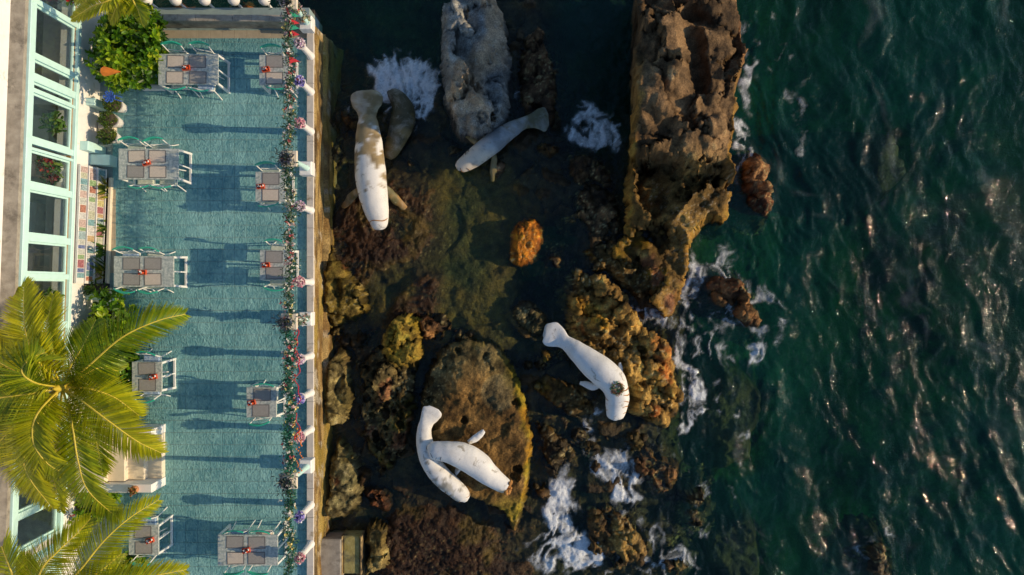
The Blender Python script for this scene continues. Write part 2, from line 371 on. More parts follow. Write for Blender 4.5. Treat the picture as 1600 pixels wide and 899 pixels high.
def bed(x, y):
    px, py = x / (S * (H + 1) / H) + 800, 449.5 - y / (S * (H + 1) / H)
    wx = px + 20 * fbm(x * .9, y * .9, 5, 3); wy = py + 20 * fbm(x * .9, y * .9, 5, 8)
    mx = np.maximum.reduce
    deep = -2.5 - 1.6 * ss(3, 11, x) + .3 * fbm(x * .7, y * .7, 5, 1)
    shelf = ss(1110, 1040, wx) * (1 - mx([blob(wx, wy, 590, 30, 130, 110), blob(wx, wy, 930, 90, 75, 150), blob(wx, wy, 860, 430, 45, 75, 0), blob(wx, wy, 1010, 20, 60, 60)]))
    weed = mx([blob(wx, wy, 600, 345, 90, 85, 30), blob(wx, wy, 540, 400, 45, 70), blob(wx, wy, 650, 470, 45, 50), blob(wx, wy, 690, 860, 135, 85, 12)])
    pool = mx([blob(wx, wy, 745, 340, 85, 85, 30), blob(wx, wy, 720, 470, 95, 90), blob(wx, wy, 620, 480, 55, 25)])
    swell = mx([blob(wx, wy, 1390, 250, 45, 60), blob(wx, wy, 1150, 650, 60, 100), blob(wx, wy, 1160, 880, 50, 60)])
    rub = -1.17 + .15 * fbm(x * 1.1, y * 1.1, 5, 5) + .06 * fbm(x * 4, y * 4, 4, 9, .6) + .26 * facet(x * 1.5 + .3 * fbm(x, y, 3, 4), y * 1.5, 6)
    rub = rub + .10 * mx([blob(wx, wy, 900, 660, 90, 80), blob(wx, wy, 930, 330, 80, 70), blob(wx, wy, 600, 640, 60, 110), blob(wx, wy, 960, 780, 70, 60)])
    z = deep * (1 - shelf) + rub * shelf
    z = z * (1 - pool) + (-1.10 + .05 * fbm(x * 1.6, y * 1.6, 4, 6) + .09 * facet(x * .8, y * .8, 16)) * pool
    z = z * (1 - weed) + (-.97 + .07 * fbm(x * 1.5, y * 1.5, 5, 7) + .10 * blob(wx, wy, 690, 870, 100, 60)) * weed
    z = np.maximum(z, (-1.42 + .15 * fbm(x * 2, y * 2, 4, 15)) * swell + z * (1 - swell))
    far = ss(0, 2.5, mx([np.abs(y) - 8.0, x - 14.2, -5.0 - x])); z = z * (1 - far) - 3.8 * far        # beyond the shore the bed drops away evenly
    return z, shelf * (1 - far), weed * (1 - far), pool * (1 - far)
def seabed():
    xs = np.concatenate([graded(-5.0, 7.4, .04, 260)[:-14], np.arange(7.55, 14.5, .15), 14.5 + 260 * (np.arange(1, 15) / 14) ** 3]); ys = graded(-8.0, 8.0, .04, 260)
    x, y = np.meshgrid(xs, ys); z, low, weed, pool = bed(x, y)
    # weed fronds: fine strands combed along the flow
    th = fbm(x * .35, y * .35, 3, 41) * 2.2; u = x * np.cos(th) + y * np.sin(th); v = -x * np.sin(th) + y * np.cos(th)
    hair = vn(u * 4, v * 18, 12) * .6 + vn(u * 8, v * 30, 13) * .4
    z += .05 * weed * hair + .03 * fbm(x * 6, y * 6, 4, 20)
    a = mixc(C_DARK, (.10, .095, .06), ss(-.5, .9, fbm(x * .8, y * .8, 5, 22)))
    far = ss(0, 2.5, np.maximum.reduce([np.abs(y) - 8.0, x - 14.2, -5.0 - x])); a = mixc(a, C_DARK, far)
    a = mixc(a, mixc((.040, .030, .020), (.10, .065, .036), ss(-.3, .8, fbm(x * 2.4, y * 2.4, 5, 23))), low * .85)
    g = mixc((.075, .062, .020), (.15, .105, .032), ss(-.6, .7, fbm(x * 2.2, y * 2.2, 6, 24, .6)))
    g = mixc(g, (.045, .060, .03), ss(.0, .9, fbm(x * .6 + 3, y * .6, 4, 25)) * .7)
    a = mixc(a, g, pool)
    r = mixc((.018, .009, .005), (.060, .030, .016), ss(-.7, .9, hair + .5 * fbm(x * 3, y * 3, 4, 26)))
    r = mixc(r, (.09, .07, .018), ss(.15, .7, fbm(x * 1.4, y * 1.4, 4, 27)) * .8)
    r = mixc(r, (.16, .10, .06), ss(.5, .9, hair) * ss(0, .5, fbm(x * 1.1, y * 1.1, 3, 28)) * .6)
    a = mixc(a, r, weed)
    c, rid = cells(x * 9, y * 9, 3); a = mixc(a, (.24, .21, .15), ss(.30, .12, c) * (rid > .6) * ss(-.1, .5, fbm(x, y, 3, 29)) * np.maximum(low * ss(-1.25, -1.0, z), weed * .4) * .8)
    a = a * np.clip(1 + .5 * (1 - far) * fbm(x * 7, y * 7, 4, 30, .65), .3, 2)[..., None] * np.array((1.0, .85, .5))
    me = np_mesh('seabed', np.stack([x, y, z], -1).reshape(-1, 3), grid_faces(len(xs), len(ys)), alb=a)
    tag(obj('seabed', me, M['rock']), kind='structure')
seabed()

ROCKS = []
def rock(name, label, outline, zref, ztop, zbot=-2.2, res=.035, edge=.22, amp=.12, freq=1.1, warp=.10, tilt=(0, 0), seed=1, pits=0.0, pit_scale=3.2, pit_depth=.12, pit_list=(), rough=.5, hfun=None, cfun=None, pal=None, cat='rock', crag=.0, fac=.22, fsc=1.6, skirt=.24, shear=0, gain=(.95, .78, .40), blotch=1.0):
    o = np.array([W(p[0], p[1], p[2] if len(p) > 2 else zref)[:2] for p in outline])
    if shear: o[:, 0] += [shear * (p[2] + 1) for p in outline]
    poly = chaikin(o, 2)
    ROCKS.append((poly, zref))
    c = poly.mean(0); lo = poly.min(0) - .5; hi = poly.max(0) + .5
    xs = np.arange(lo[0], hi[0], res); ys = np.arange(lo[1], hi[1], res); x, y = np.meshgrid(xs, ys)
    wx = x + warp * 1.4 * fbm(x * 2.2, y * 2.2, 6, seed, .58); wy = y + warp * 1.4 * fbm(x * 2.2, y * 2.2, 6, seed + 3, .58)
    d = sdist(wx, wy, poly)
    top = ztop + tilt[0] * (x - c[0]) + tilt[1] * (y - c[1])
    k = S * (H - zref) / H; px, py = x / k + 800, 449.5 - y / k
    if hfun is not None: top = hfun(x, y, px, py, top, d)
    top = top + amp * fbm(x * freq, y * freq, 6, seed + 11, .52) + crag * (ridge(x * freq * 1.3, y * freq * 1.3, 5, seed + 4) - .3) + fac * facet(x * fsc + .35 * fbm(x * 1.5, y * 1.5, 4, seed + 21), y * fsc + .35 * fbm(x * 1.5, y * 1.5, 4, seed + 23), seed + 8)
    t = np.clip(d / edge, 0, 1); prof = 1 - (1 - t) ** 2.2
    side = np.where(d < 0, np.clip(1 + d / skirt, 0, 1), 1)
    z = zbot + (top - zbot) * (.42 * side + .58 * prof) - np.where(d < -.0, 0, 0)
    z += rough * .12 * fbm(x * 4.5, y * 4.5, 5, seed + 17, .62) - rough * .13 * ss(.55, .9, ridge(x * 1.5 + .3 * fbm(x * 2, y * 2, 3, seed), y * 1.5, 3, seed + 19))
    if pits:
        q, rid = cells(x * pit_scale, y * pit_scale, seed + 2); rr = .22 + .25 * rid
        z -= pit_depth * ss(rr, rr * .55, q) * (rid < pits) * ss(0, .12, d)
        q, rid = cells(x * pit_scale * 2.3, y * pit_scale * 2.3, seed + 6); rr = .2 + .2 * rid
        z -= pit_depth * .5 * ss(rr, rr * .5, q) * (rid < pits * .7) * ss(0, .12, d)
    for (ax, ay, r_, dp) in pit_list:
        q = np.hypot(px - ax + 3 * vn(x * 6, y * 6, seed), py - ay + 3 * vn(x * 6, y * 6, seed + 1)); z -= dp * ss(r_ * 1.15, r_ * .6, q)
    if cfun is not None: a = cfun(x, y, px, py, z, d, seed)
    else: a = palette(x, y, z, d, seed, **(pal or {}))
    blot = fbm(x * 4.5, y * 4.5, 5, seed + 91, .68); a = mixc(a, a * .22, ss(.22, .5, blot) * .85 * blotch); a = mixc(a, np.minimum(a * 2.1 + .01, .6), ss(.25, .55, -blot) * .6 * blotch)
    a = a * np.array(gain); keep = d > -.30
    F = grid_faces(len(xs), len(ys)); kf = keep.reshape(-1)[F].any(1); F = F[kf]
    used = np.unique(F); remap = np.full(x.size, -1); remap[used] = np.arange(len(used))
    gy, gx = np.gradient(z, res); st_ = ss(.8, 2.5, np.hypot(gx, gy))         # broken ledges on the steep flanks
    lat = .11 * fbm((x + y) * 1.4, z * 3.2, 5, seed + 27, .6) * st_; gn = np.hypot(gx, gy) + 1e-6
    xo = x + lat * gx / gn - shear * (np.maximum(z, zbot) + 1); yo = y + lat * gy / gn
    org = np.array([c[0], c[1], zbot])
    V = np.stack([xo, yo, z], -1).reshape(-1, 3)[used] - org
    me = np_mesh(name, V, remap[F], alb=a.reshape(-1, 3)[used])
    return tag(obj(name, me, M['rock'], loc=tuple(org)), label, cat)
def palette(x, y, z, d, s, base=(C_BROWN, C_TAN), moss=(C_OLIVE, .0), weed=(C_RED, .0), barn=.0, rim=None, low=C_DARK, bands=0, scale=1.0):
    n = fbm(x * 1.7 * scale, y * 1.7 * scale, 6, s + 50)
    a = mixc(base[0], base[1], ss(-.6, .7, n))
    if bands: a = a * (1 + .25 * np.sin((x * .5 + y * 2.0) * bands + 4 * fbm(x, y, 3, s + 70)))[..., None]
    if moss[1]: a = mixc(a, moss[0], ss(1 - moss[1] * 2 - .25, 1 - moss[1] * 2 + .35, fbm(x * 1.3, y * 1.3, 5, s + 51)) * .9)
    if weed[1]: a = mixc(a, weed[0], ss(1 - weed[1] * 2 - .25, 1 - weed[1] * 2 + .25, fbm(x * 2.1, y * 2.1, 5, s + 52)) * .85)
    if rim: a = mixc(a, rim[0], ss(rim[1], rim[1] * .35, np.abs(d) + .05 * fbm(x * 4, y * 4, 3, s + 53)) * .9)
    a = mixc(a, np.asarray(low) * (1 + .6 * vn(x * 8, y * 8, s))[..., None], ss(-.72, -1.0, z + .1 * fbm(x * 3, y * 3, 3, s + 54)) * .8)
    if barn:
        c, rid = cells(x * 11, y * 11, s + 55)
        a = mixc(a, C_BARN, ss(.36, .16, c) * (rid > .45) * ss(.55 - barn, 1.0 - barn, fbm(x * 1.6, y * 1.6, 4, s + 56) + .2) * .8)
    c, rid = cells(x * 8, y * 8, s + 58); a = mixc(a, np.asarray(base[1]) * 1.7, ss(.3, .1, c) * (rid > .78) * .7)
    return a * np.clip(1 + .62 * fbm(x * 6, y * 6, 4, s + 57, .65), .25, 2)[..., None]

# the tall grey boulder at the top
def h_grey(x, y, px, py, top, d):
    f = ss(-.2, .5, (px - 742 + (py - 100) * .12) / 60)                     # two facets meeting on a diagonal ridge
    top = top + .35 * f * (1 - f) * 2 - .25 * ss(150, 215, py) - .18 * ss(745, 690, px)
    return top - .32 * blob(px, py, 738, 190, 20, 22, 25) + .05 * np.sin((x * 1.2 + y * 3.2) * 3 + 3 * fbm(x, y, 3, 5))
def c_grey(x, y, px, py, z, d, s):
    a = mixc((.17, .175, .18), (.30, .29, .27), ss(-.6, .8, fbm(x * 1.6, y * 1.2, 6, 60)))
    a = a * (1 + .18 * np.sin((x * .8 + y * 2.6) * 9 + 7 * fbm(x * .8, y * .8, 4, 61)))[..., None]
    q = np.abs(px - (758 + 18 * np.sin(py * .03) - .04 * py) + 14 * fbm(x * 1.5, y * 1.5, 4, 62)); a = mixc(a, (.42, .31, .21), ss(34, 12, q) * ss(225, 150, py) * .85)  # warm sun patch painted into the rock colour as a tan streak
    c, rid = cells(x * 10, y * 10, 64); a = mixc(a, (.55, .53, .50), ss(.3, .12, c) * (rid > .8) * .5)
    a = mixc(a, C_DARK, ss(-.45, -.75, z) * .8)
    return a * np.clip(1 + .4 * fbm(x * 6, y * 6, 4, 63, .65), .3, 2)[..., None]
rock('boulder', 'tall grey boulder with a sun patch painted tan at the top', [(697, 2), (725, -14), (785, -10), (797, 60), (803, 110), (799, 168), (786, 198), (765, 209), (738, 212), (712, 204), (699, 180), (690, 130), (684, 80), (688, 30)], 0.1, .50, edge=.30, amp=.07, freq=.9, warp=.06, seed=5, blotch=.25, crag=.03, fac=.50, fsc=.65, rough=.16, hfun=h_grey, cfun=c_grey, gain=(1.05, 1.05, .95), cat='rock', res=.03)

# the long tall ridge on the right
def h_ridge(x, y, px, py, top, d):
    kl, kh = S * 18.4 / 18.5, S * 16.6 / 18.5                               # pixel grids of the low shelf and of the high top
    pl, ql = 800 + (x - .14) / kl, 449.5 - y / kl; ph, qh = 800 + (x - .38) / kh, 449.5 - y / kh
    e = ql + 24 * fbm(x * 1.3, y * 1.3, 5, 70, .6) + .15 * (1095 - pl) * (pl < 1095)
    hi = ss(290, 262, e); spur = ss(335, 372, e)
    t = .05 + 1.45 * hi - .38 * spur - .30 * ss(400, 500, ql)
    t += hi * .75 * ss(1150, 1020, ph + 20 * fbm(x * .8, y * .8, 3, 71))      # the top climbs away from the sea
    t += hi * (.16 * blob(ph, qh, 1125, 60, 26, 110, 6) - .55 * blob(ph, qh, 1085, 90, 17, 60, -14) - .35 * blob(ph, qh, 1050, 15, 45, 14, 10) - .35 * blob(ph, qh, 1095, 30, 25, 12, 40))
    t -= hi * .75 * ss(1095, 1050, ph - .25 * (qh - 200)) * ss(165, 205, qh + 12 * fbm(x * 2, y * 2, 4, 75))
    t += .25 * blob(ph, qh, 1058, 112, 10, 34, 28) * hi
    return t - .28 * spur * ss(1030, 970, pl)
def c_ridge(x, y, px, py, z, d, s):
    a = mixc((.125, .095, .065), (.285, .215, .145), ss(-.7, .7, fbm(x * 1.5, y * 1.5, 6, 72)))
    a = a * (1 + .2 * ridge(x * 2.2, y * 1.5, 4, 73))[..., None]
    lo = ss(225, 285, py)
    b = mixc((.13, .095, .035), (.34, .25, .10), ss(-.5, .7, fbm(x * 2, y * 2, 5, 74)))
    b = mixc(b, (.30, .22, .03), ss(.1, .6, fbm(x * 1.4, y * 1.4, 4, 75)) * ss(330, 380, py))
    b = mixc(b, (.28, .13, .10), ss(.15, .6, fbm(x * 2.2, y * 2.2, 4, 76)) * ss(370, 430, py) * .8)
    a = mixc(a, b, lo)
    a = mixc(a, (.42, .27, .06), ss(.22, .08, np.abs(d) + .06 * fbm(x * 4, y * 4, 3, 77)) * ss(80, 220, py) * .8)
    a = mixc(a, (.45, .24, .15), ss(.2, .06, np.abs(d)) * ss(150, 60, py) * (px > 1080) * .6)
    c, rid = cells(x * 12, y * 12, 78); a = mixc(a, C_BARN, ss(.34, .15, c) * (rid > .5) * ss(.1, .5, fbm(x * 1.5, y * 1.5, 3, 79)) * lo * .8)
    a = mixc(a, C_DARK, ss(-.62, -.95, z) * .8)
    return a * np.clip(1 + .6 * fbm(x * 5, y * 5, 5, 80, .65), .25, 2)[..., None]
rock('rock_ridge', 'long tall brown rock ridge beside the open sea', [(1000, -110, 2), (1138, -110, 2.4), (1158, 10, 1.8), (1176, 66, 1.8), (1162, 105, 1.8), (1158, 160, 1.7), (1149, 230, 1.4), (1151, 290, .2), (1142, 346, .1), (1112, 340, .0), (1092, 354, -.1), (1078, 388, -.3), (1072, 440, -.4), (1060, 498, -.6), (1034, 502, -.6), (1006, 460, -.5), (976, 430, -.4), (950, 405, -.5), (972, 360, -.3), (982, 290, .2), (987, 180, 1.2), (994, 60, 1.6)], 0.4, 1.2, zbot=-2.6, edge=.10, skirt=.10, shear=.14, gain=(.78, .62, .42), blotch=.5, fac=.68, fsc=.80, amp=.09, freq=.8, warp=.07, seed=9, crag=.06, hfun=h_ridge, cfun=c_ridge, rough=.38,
     pit_list=[(1024, 355, 9, .45), (1068, 278, 3, .12), (1086, 276, 4, .16), (1096, 277, 3, .12), (1106, 278, 4, .15), (1012, 400, 7, .2), (1035, 372, 5, .2), (975, 405, 8, .25)], cat='rock', res=.035)

# the flat-topped slab that carries the two fallen statues
def h_slab(x, y, px, py, top, d):
    inner = blob(px, py, 755, 690, 75, 125, -12, .25)
    top = top + .09 * inner - .17 * (1 - inner) - .06 * ss(560, 530, py)
    q, rid = cells(x * 3.0, y * 3.0, 19)
    top -= .16 * ss(.40, .2, q + .2 * vn(x * 7, y * 7, 3)) * (1 - inner) * (rid > .5)
    top += .13 * ss(715, 700, px + .25 * (py - 640)) * 0
    return top - .05 * blob(px, py, 780, 610, 26, 28, 0, .15)
def c_slab(x, y, px, py, z, d, s):
    inner = blob(px + 8 * fbm(x * 2, y * 2, 4, 90), py, 760, 690, 68, 118, -14, .2)
    a = mixc((.05, .048, .032), (.17, .155, .115), ss(-.5, .7, fbm(x * 3, y * 3, 5, 91)))
    a = mixc(a, (.16, .15, .03), ss(.2, .7, fbm(x * 1.3, y * 1.3, 4, 92)) * .5)
    b = mixc((.13, .085, .045), (.23, .155, .085), ss(-.6, .7, fbm(x * 1.2, y * 1.2, 5, 93)))
    b = mixc(b, (.17, .165, .15), blob(px, py, 780, 612, 28, 28, 0, .12) * .75)
    a = mixc(a, b, inner)
    e = ss(.26, .06, d + .10 * fbm(x * 3, y * 3, 3, 94)) * ss(770, 810, px)
    a = mixc(a, mixc((.40, .25, .03), (.26, .24, .03), ss(-.3, .5, fbm(x * 2, y * 2, 3, 95))), e * .9)
    a = mixc(a, (.27, .25, .04), ss(760, 800, py + 10 * fbm(x * 2, y * 2, 3, 96)) * .7)
    a = mixc(a, (.26, .14, .11), ss(805, 840, py) * .7)
    c, rid = cells(x * 12, y * 12, 98); a = mixc(a, C_BARN, ss(.34, .15, c) * (rid > .5) * ss(.0, .5, fbm(x * 1.5, y * 1.5, 3, 99)) * (1 - inner) * .8)
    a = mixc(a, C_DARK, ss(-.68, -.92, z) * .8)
    return a * np.clip(1 + .6 * fbm(x * 5, y * 5, 5, 97, .65), .3, 2)[..., None]
rock('rock_slab', 'flat brown slab under the two touching statues', [(690, 540), (728, 528), (770, 540), (800, 568), (820, 615), (831, 665), (829, 720), (826, 780), (816, 822), (800, 850), (790, 815), (772, 792), (735, 778), (700, 765), (668, 745), (652, 700), (650, 640), (662, 580)], -.40, -.33, edge=.14, amp=.06, freq=.8, warp=.06, seed=21, hfun=h_slab, cfun=c_slab, rough=.30, fac=.05, blotch=.6, skirt=.12, pit_list=[(806, 630, 7, .25), (727, 656, 5, .2), (808, 733, 5, .16), (804, 743, 5, .16), (716, 548, 5, .2)], cat='rock', res=.03)
rock('rock', 'pitted honeycomb rock with a yellow knob left of the slab', [(598, 502), (635, 486), (664, 498), (664, 540), (656, 590), (648, 640), (642, 700), (610, 745), (572, 728), (556, 665), (548, 600), (572, 555)], -.6, -.62, edge=.2, amp=.10, freq=1.2, warp=.10, seed=31, pits=.7, pit_scale=3.6, pit_depth=.2, crag=.06,
     hfun=lambda x, y, px, py, top, d: top + .28 * blob(px, py, 632, 528, 34, 42, 10, .3),
     cfun=lambda x, y, px, py, z, d, s: mixc(palette(x, y, z, d, s, base=((.06, .05, .03), (.17, .155, .11)), moss=((.10, .09, .02), .35), weed=((.20, .10, .08), .25), barn=.55), mixc((.26, .21, .03), (.36, .28, .07), ss(-.4, .5, fbm(x * 2, y * 2, 4, 33))), blob(px + 6 * fbm(x * 2, y * 2, 4, 35), py, 632, 530, 34, 44, 10, .25) * .92), cat='rock', res=.03)
rock('rock', 'orange ribbed rock standing alone in the tidal pool', [(816, 332), (834, 330), (848, 346), (852, 372), (842, 398), (828, 414), (816, 424), (798, 421), (789, 404), (796, 378), (798, 352)], -.6, -.50, edge=.3, amp=.08, warp=.06, seed=41, gain=(1.2, .8, .32), fac=.06,
     hfun=lambda x, y, px, py, top, d: top + .010 * np.sin((x * 28 + y * 5) + 3 * fbm(x * 2, y * 2, 3, 2)) - .15 * ss(-1.4, .2, -y + 1.3),
     cfun=lambda x, y, px, py, z, d, s: mixc(palette(x, y, z, d, s, base=((.30, .12, .02), (.47, .25, .05)), moss=((.22, .20, .14), .18), barn=.35, low=(.12, .05, .02)), (.10, .05, .015), ss(.5, 1.0, -np.sin((x * 28 + y * 5) + 3 * fbm(x * 2, y * 2, 3, 2))) * .7), res=.025)
rock('rock', 'olive mossy rock against the sea wall, left of the red weed', [(497, 372), (528, 378), (536, 415), (562, 438), (577, 472), (560, 500), (522, 516), (497, 512)], -.5, -.5, edge=.25, amp=.16, warp=.1, seed=51, pits=.3, pal=dict(base=((.10, .085, .025), (.24, .20, .07)), moss=((.16, .13, .02), .4), weed=((.16, .06, .04), .15), barn=.4))
rock('rock', 'grey olive flat stone by the sea wall beside the honeycomb rock', [(504, 560), (528, 540), (545, 562), (553, 622), (545, 660), (506, 672)], -.55, -.5, edge=.14, amp=.08, warp=.05, seed=53, pal=dict(base=((.12, .11, .06), (.24, .22, .15)), moss=((.12, .11, .03), .25), barn=.3, rim=((.30, .25, .15), .07)))
rock('rock', 'greenish grey stone by the sea wall left of the lower weed bed', [(508, 690), (540, 683), (561, 710), (566, 760), (561, 800), (532, 816), (504, 816)], -.55, -.52, edge=.2, amp=.12, warp=.08, seed=55, pal=dict(base=((.09, .10, .08), (.24, .23, .18)), moss=((.15, .13, .04), .3), barn=.5, weed=((.14, .05, .03), .15)))
rock('rock', 'speckled stone beside the yellow concrete block', [(568, 815), (600, 812), (613, 842), (608, 880), (592, 905), (562, 905)], -.55, -.5, edge=.2, amp=.10, warp=.08, seed=57, pal=dict(base=((.12, .10, .05), (.26, .23, .15)), moss=((.18, .14, .04), .3), barn=.5))
rock('rock', 'small dark red weedy rock below the stones at the wall', [(560, 770), (590, 760), (612, 775), (610, 800), (585, 812), (562, 800)], -.7, -.72, edge=.25, amp=.12, warp=.08, seed=58, pits=.5, pal=dict(base=((.07, .025, .015), (.17, .065, .03))))
rock('rock', 'large golden brown barnacled rock beside the wreathed statue', [(903, 418), (930, 424), (962, 442), (990, 480), (1018, 520), (1048, 538), (1066, 580), (1076, 620), (1062, 658), (1036, 680), (1010, 662), (986, 640), (978, 602), (940, 582), (905, 562), (886, 520), (889, 460)], -.45, -.38, edge=.28, amp=.24, freq=1.5, warp=.1, seed=61, crag=.12, pits=.2, pit_scale=4, pit_depth=.10, fac=.32, fsc=2.1, gain=(1.35, 1.12, .64), rough=1.1, pal=dict(base=((.14, .095, .04), (.37, .265, .11)), moss=((.34, .21, .03), .3), weed=((.22, .07, .02), .16), barn=.45, low=(.06, .035, .025)), pit_list=[(1005, 548, 8, .4), (1006, 565, 7, .35)])
rock('rock', 'dark barnacled boulder in the pool left of the wreathed statue', [(800, 470), (826, 468), (852, 488), (872, 506), (866, 531), (836, 538), (810, 521), (794, 495)], -.75, -.72, edge=.3, amp=.14, warp=.1, seed=63, rough=.9, pal=dict(base=((.04, .042, .034), (.12, .12, .09)), barn=.45))
rock('rock', 'low dark rock under the left flipper of the wreathed statue', [(834, 575), (880, 583), (930, 612), (948, 640), (905, 662), (860, 642), (836, 612)], -.75, -.74, edge=.3, amp=.18, freq=1.6, warp=.12, seed=65, crag=.1, rough=.9, pal=dict(base=((.035, .028, .02), (.12, .085, .04)), barn=.5, moss=((.25, .17, .04), .15)))
rock('rock', 'upper reddish rock in the sea beside the ridge', [(1166, 240), (1190, 231), (1211, 260), (1216, 320), (1206, 349), (1180, 336), (1160, 312), (1155, 272)], -.75, -.68, edge=.3, amp=.16, freq=1.6, warp=.1, seed=67, crag=.08, rough=.9, pal=dict(base=((.13, .06, .045), (.30, .18, .13)), barn=.5, low=(.08, .035, .03)))
rock('rock', 'lower reddish rock in the sea ringed by foam', [(1100, 430), (1140, 419), (1171, 440), (1193, 482), (1196, 522), (1180, 529), (1150, 502), (1120, 482), (1098, 455)], -.75, -.66, edge=.3, amp=.18, freq=1.6, warp=.12, seed=69, crag=.1, rough=.9, pal=dict(base=((.13, .06, .04), (.31, .19, .12)), barn=.5, low=(.08, .04, .03)))
rock('rock', 'low reddish brown rock awash below the golden rock', [(978, 700), (1010, 682), (1052, 700), (1074, 735), (1064, 790), (1022, 785), (988, 755)], -.9, -.90, edge=.4, amp=.16, freq=1.6, warp=.14, seed=71, rough=.9, pal=dict(base=((.10, .05, .03), (.22, .13, .07)), barn=.35, low=(.08, .045, .03)))
rock('rock', 'wet brown rock in the breaking foam at the bottom', [(903, 800), (950, 778), (986, 800), (1012, 840), (1024, 884), (990, 905), (940, 898), (912, 862)], -.9, -.80, edge=.4, amp=.17, freq=1.7, warp=.14, seed=73, rough=.9, crag=.08, pal=dict(base=((.09, .06, .03), (.28, .20, .09)), barn=.4, moss=((.26, .16, .03), .2), low=(.07, .045, .03)))
rock('rock', 'dark rock breaking the surface far out at the bottom', [(1330, 880), (1350, 845), (1380, 838), (1405, 870), (1420, 930), (1330, 935)], -1, -.93, edge=.5, amp=.14, freq=1.7, warp=.14, seed=75, rough=.9, pal=dict(base=((.05, .04, .03), (.13, .09, .06)), barn=.3, low=(.05, .04, .03)))
rock('rock', 'dark reddish rock right of the grey boulder', [(812, 40), (850, 28), (876, 90), (884, 170), (852, 205), (818, 190), (805, 120)], -.8, -.80, edge=.35, amp=.16, freq=1.5, warp=.1, seed=77, rough=.8, pal=dict(base=((.07, .045, .04), (.17, .115, .10)), barn=.35))
rock('rock', 'low dark barnacled rock left of the ridge foot', [(884, 290), (930, 268), (974, 300), (986, 370), (962, 402), (920, 382), (890, 342)], -.8, -.82, edge=.35, amp=.16, freq=1.5, warp=.1, seed=79, rough=.8, pal=dict(base=((.07, .05, .04), (.17, .12, .095)), barn=.4))
rock('rock', 'small mauve stone under the flipper of the mottled statue', [(768, 240), (786, 232), (796, 256), (786, 284), (770, 286), (764, 262)], -.85, -.84, edge=.25, amp=.1, warp=.08, seed=81, pal=dict(base=((.09, .06, .055), (.2, .14, .13))))
rock('rock', 'small dark stone left of the upright statue tail', [(536, 180), (552, 172), (562, 190), (556, 204), (540, 200)], -.85, -.8, edge=.2, amp=.08, warp=.06, seed=83, pal=dict(base=((.10, .07, .04), (.22, .16, .09))))
rock('rock', 'square dark stone under the mottled statue tail', [(852, 170), (880, 166), (884, 205), (858, 212)], -.85, -.84, edge=.2, amp=.06, warp=.05, seed=85, pal=dict(base=((.05, .05, .035), (.11, .10, .06))))
rock('rock', 'dark rock beyond the end wall below the globe lamps', [(240, 30), (270, 0), (330, 18), (352, 25), (362, 2), (390, -20), (400, 20), (420, 40), (330, 46)], -.6, -.45, edge=.4, amp=.35, freq=1.5, warp=.2, seed=87, crag=.2, pal=dict(base=((.06, .035, .02), (.27, .12, .04)), weed=((.32, .13, .03), .25), low=(.05, .03, .02)))

rock('rock', 'dark pitted ledge joining the ridge spur and the golden rock', [(900, 384), (950, 370), (1000, 408), (1024, 452), (1004, 482), (962, 446), (915, 418)], -.75, -.70, edge=.25, amp=.14, freq=1.5, warp=.12, seed=301, pits=.3, rough=1.0, pal=dict(base=((.06, .045, .025), (.19, .13, .06)), moss=((.24, .16, .02), .25), barn=.45))
rock('rock', 'dark shelf below the wreathed statue, left of the foam', [(836, 650), (880, 664), (905, 700), (900, 745), (868, 770), (842, 740), (834, 690)], -.9, -.90, edge=.35, amp=.10, freq=1.5, warp=.14, seed=307, rough=1.0, pal=dict(base=((.05, .035, .018), (.13, .09, .035)), barn=.35))
rock('rock', 'reddish pitted rock at the lower edge of the pool', [(640, 488), (676, 476), (712, 492), (722, 520), (700, 536), (672, 546), (652, 522)], -.85, -.82, edge=.3, amp=.12, freq=1.5, warp=.14, seed=311, pits=.4, rough=1.0, pal=dict(base=((.10, .045, .03), (.24, .14, .09)), barn=.35))
rock('rock', 'dark weedy rock right of the mottled statue', [(862, 248), (910, 238), (962, 262), (975, 296), (930, 300), (888, 292)], -.88, -.88, edge=.35, amp=.12, freq=1.5, warp=.14, seed=313, rough=1.0, pal=dict(base=((.04, .03, .025), (.12, .08, .06)), barn=.4))
# loose wet stones strewn over the tidal shelf
rs = random.Random(77)
zones = [(560, 610, 60, 60, 'beside the honeycomb rock'), (600, 760, 50, 25, 'above the lower weed bed'), (545, 520, 30, 20, 'below the olive mossy rock'), (850, 560, 30, 20, 'left of the wreathed statue tail'), (880, 690, 60, 40, 'right of the flat slab'), (960, 690, 40, 20, 'below the wreathed statue head'),
         (1060, 760, 50, 60, 'near the open sea below the golden rock'), (900, 400, 60, 40, 'above the golden rock'), (940, 350, 50, 40, 'left of the ridge spur'), (690, 520, 40, 15, 'at the lower edge of the pool'), (530, 220, 20, 40, 'between sea wall and upright statue'), (650, 240, 60, 20, 'below the sunken statue'),
         (840, 760, 20, 60, 'between slab and breaking foam'), (870, 250, 40, 20, 'right of the mottled statue'), (1030, 860, 40, 30, 'right of the foaming rock'), (1010, 690, 40, 14, 'under the golden rock tip')]
sized = ['leftmost', 'second from left', 'third from left', 'rightmost']
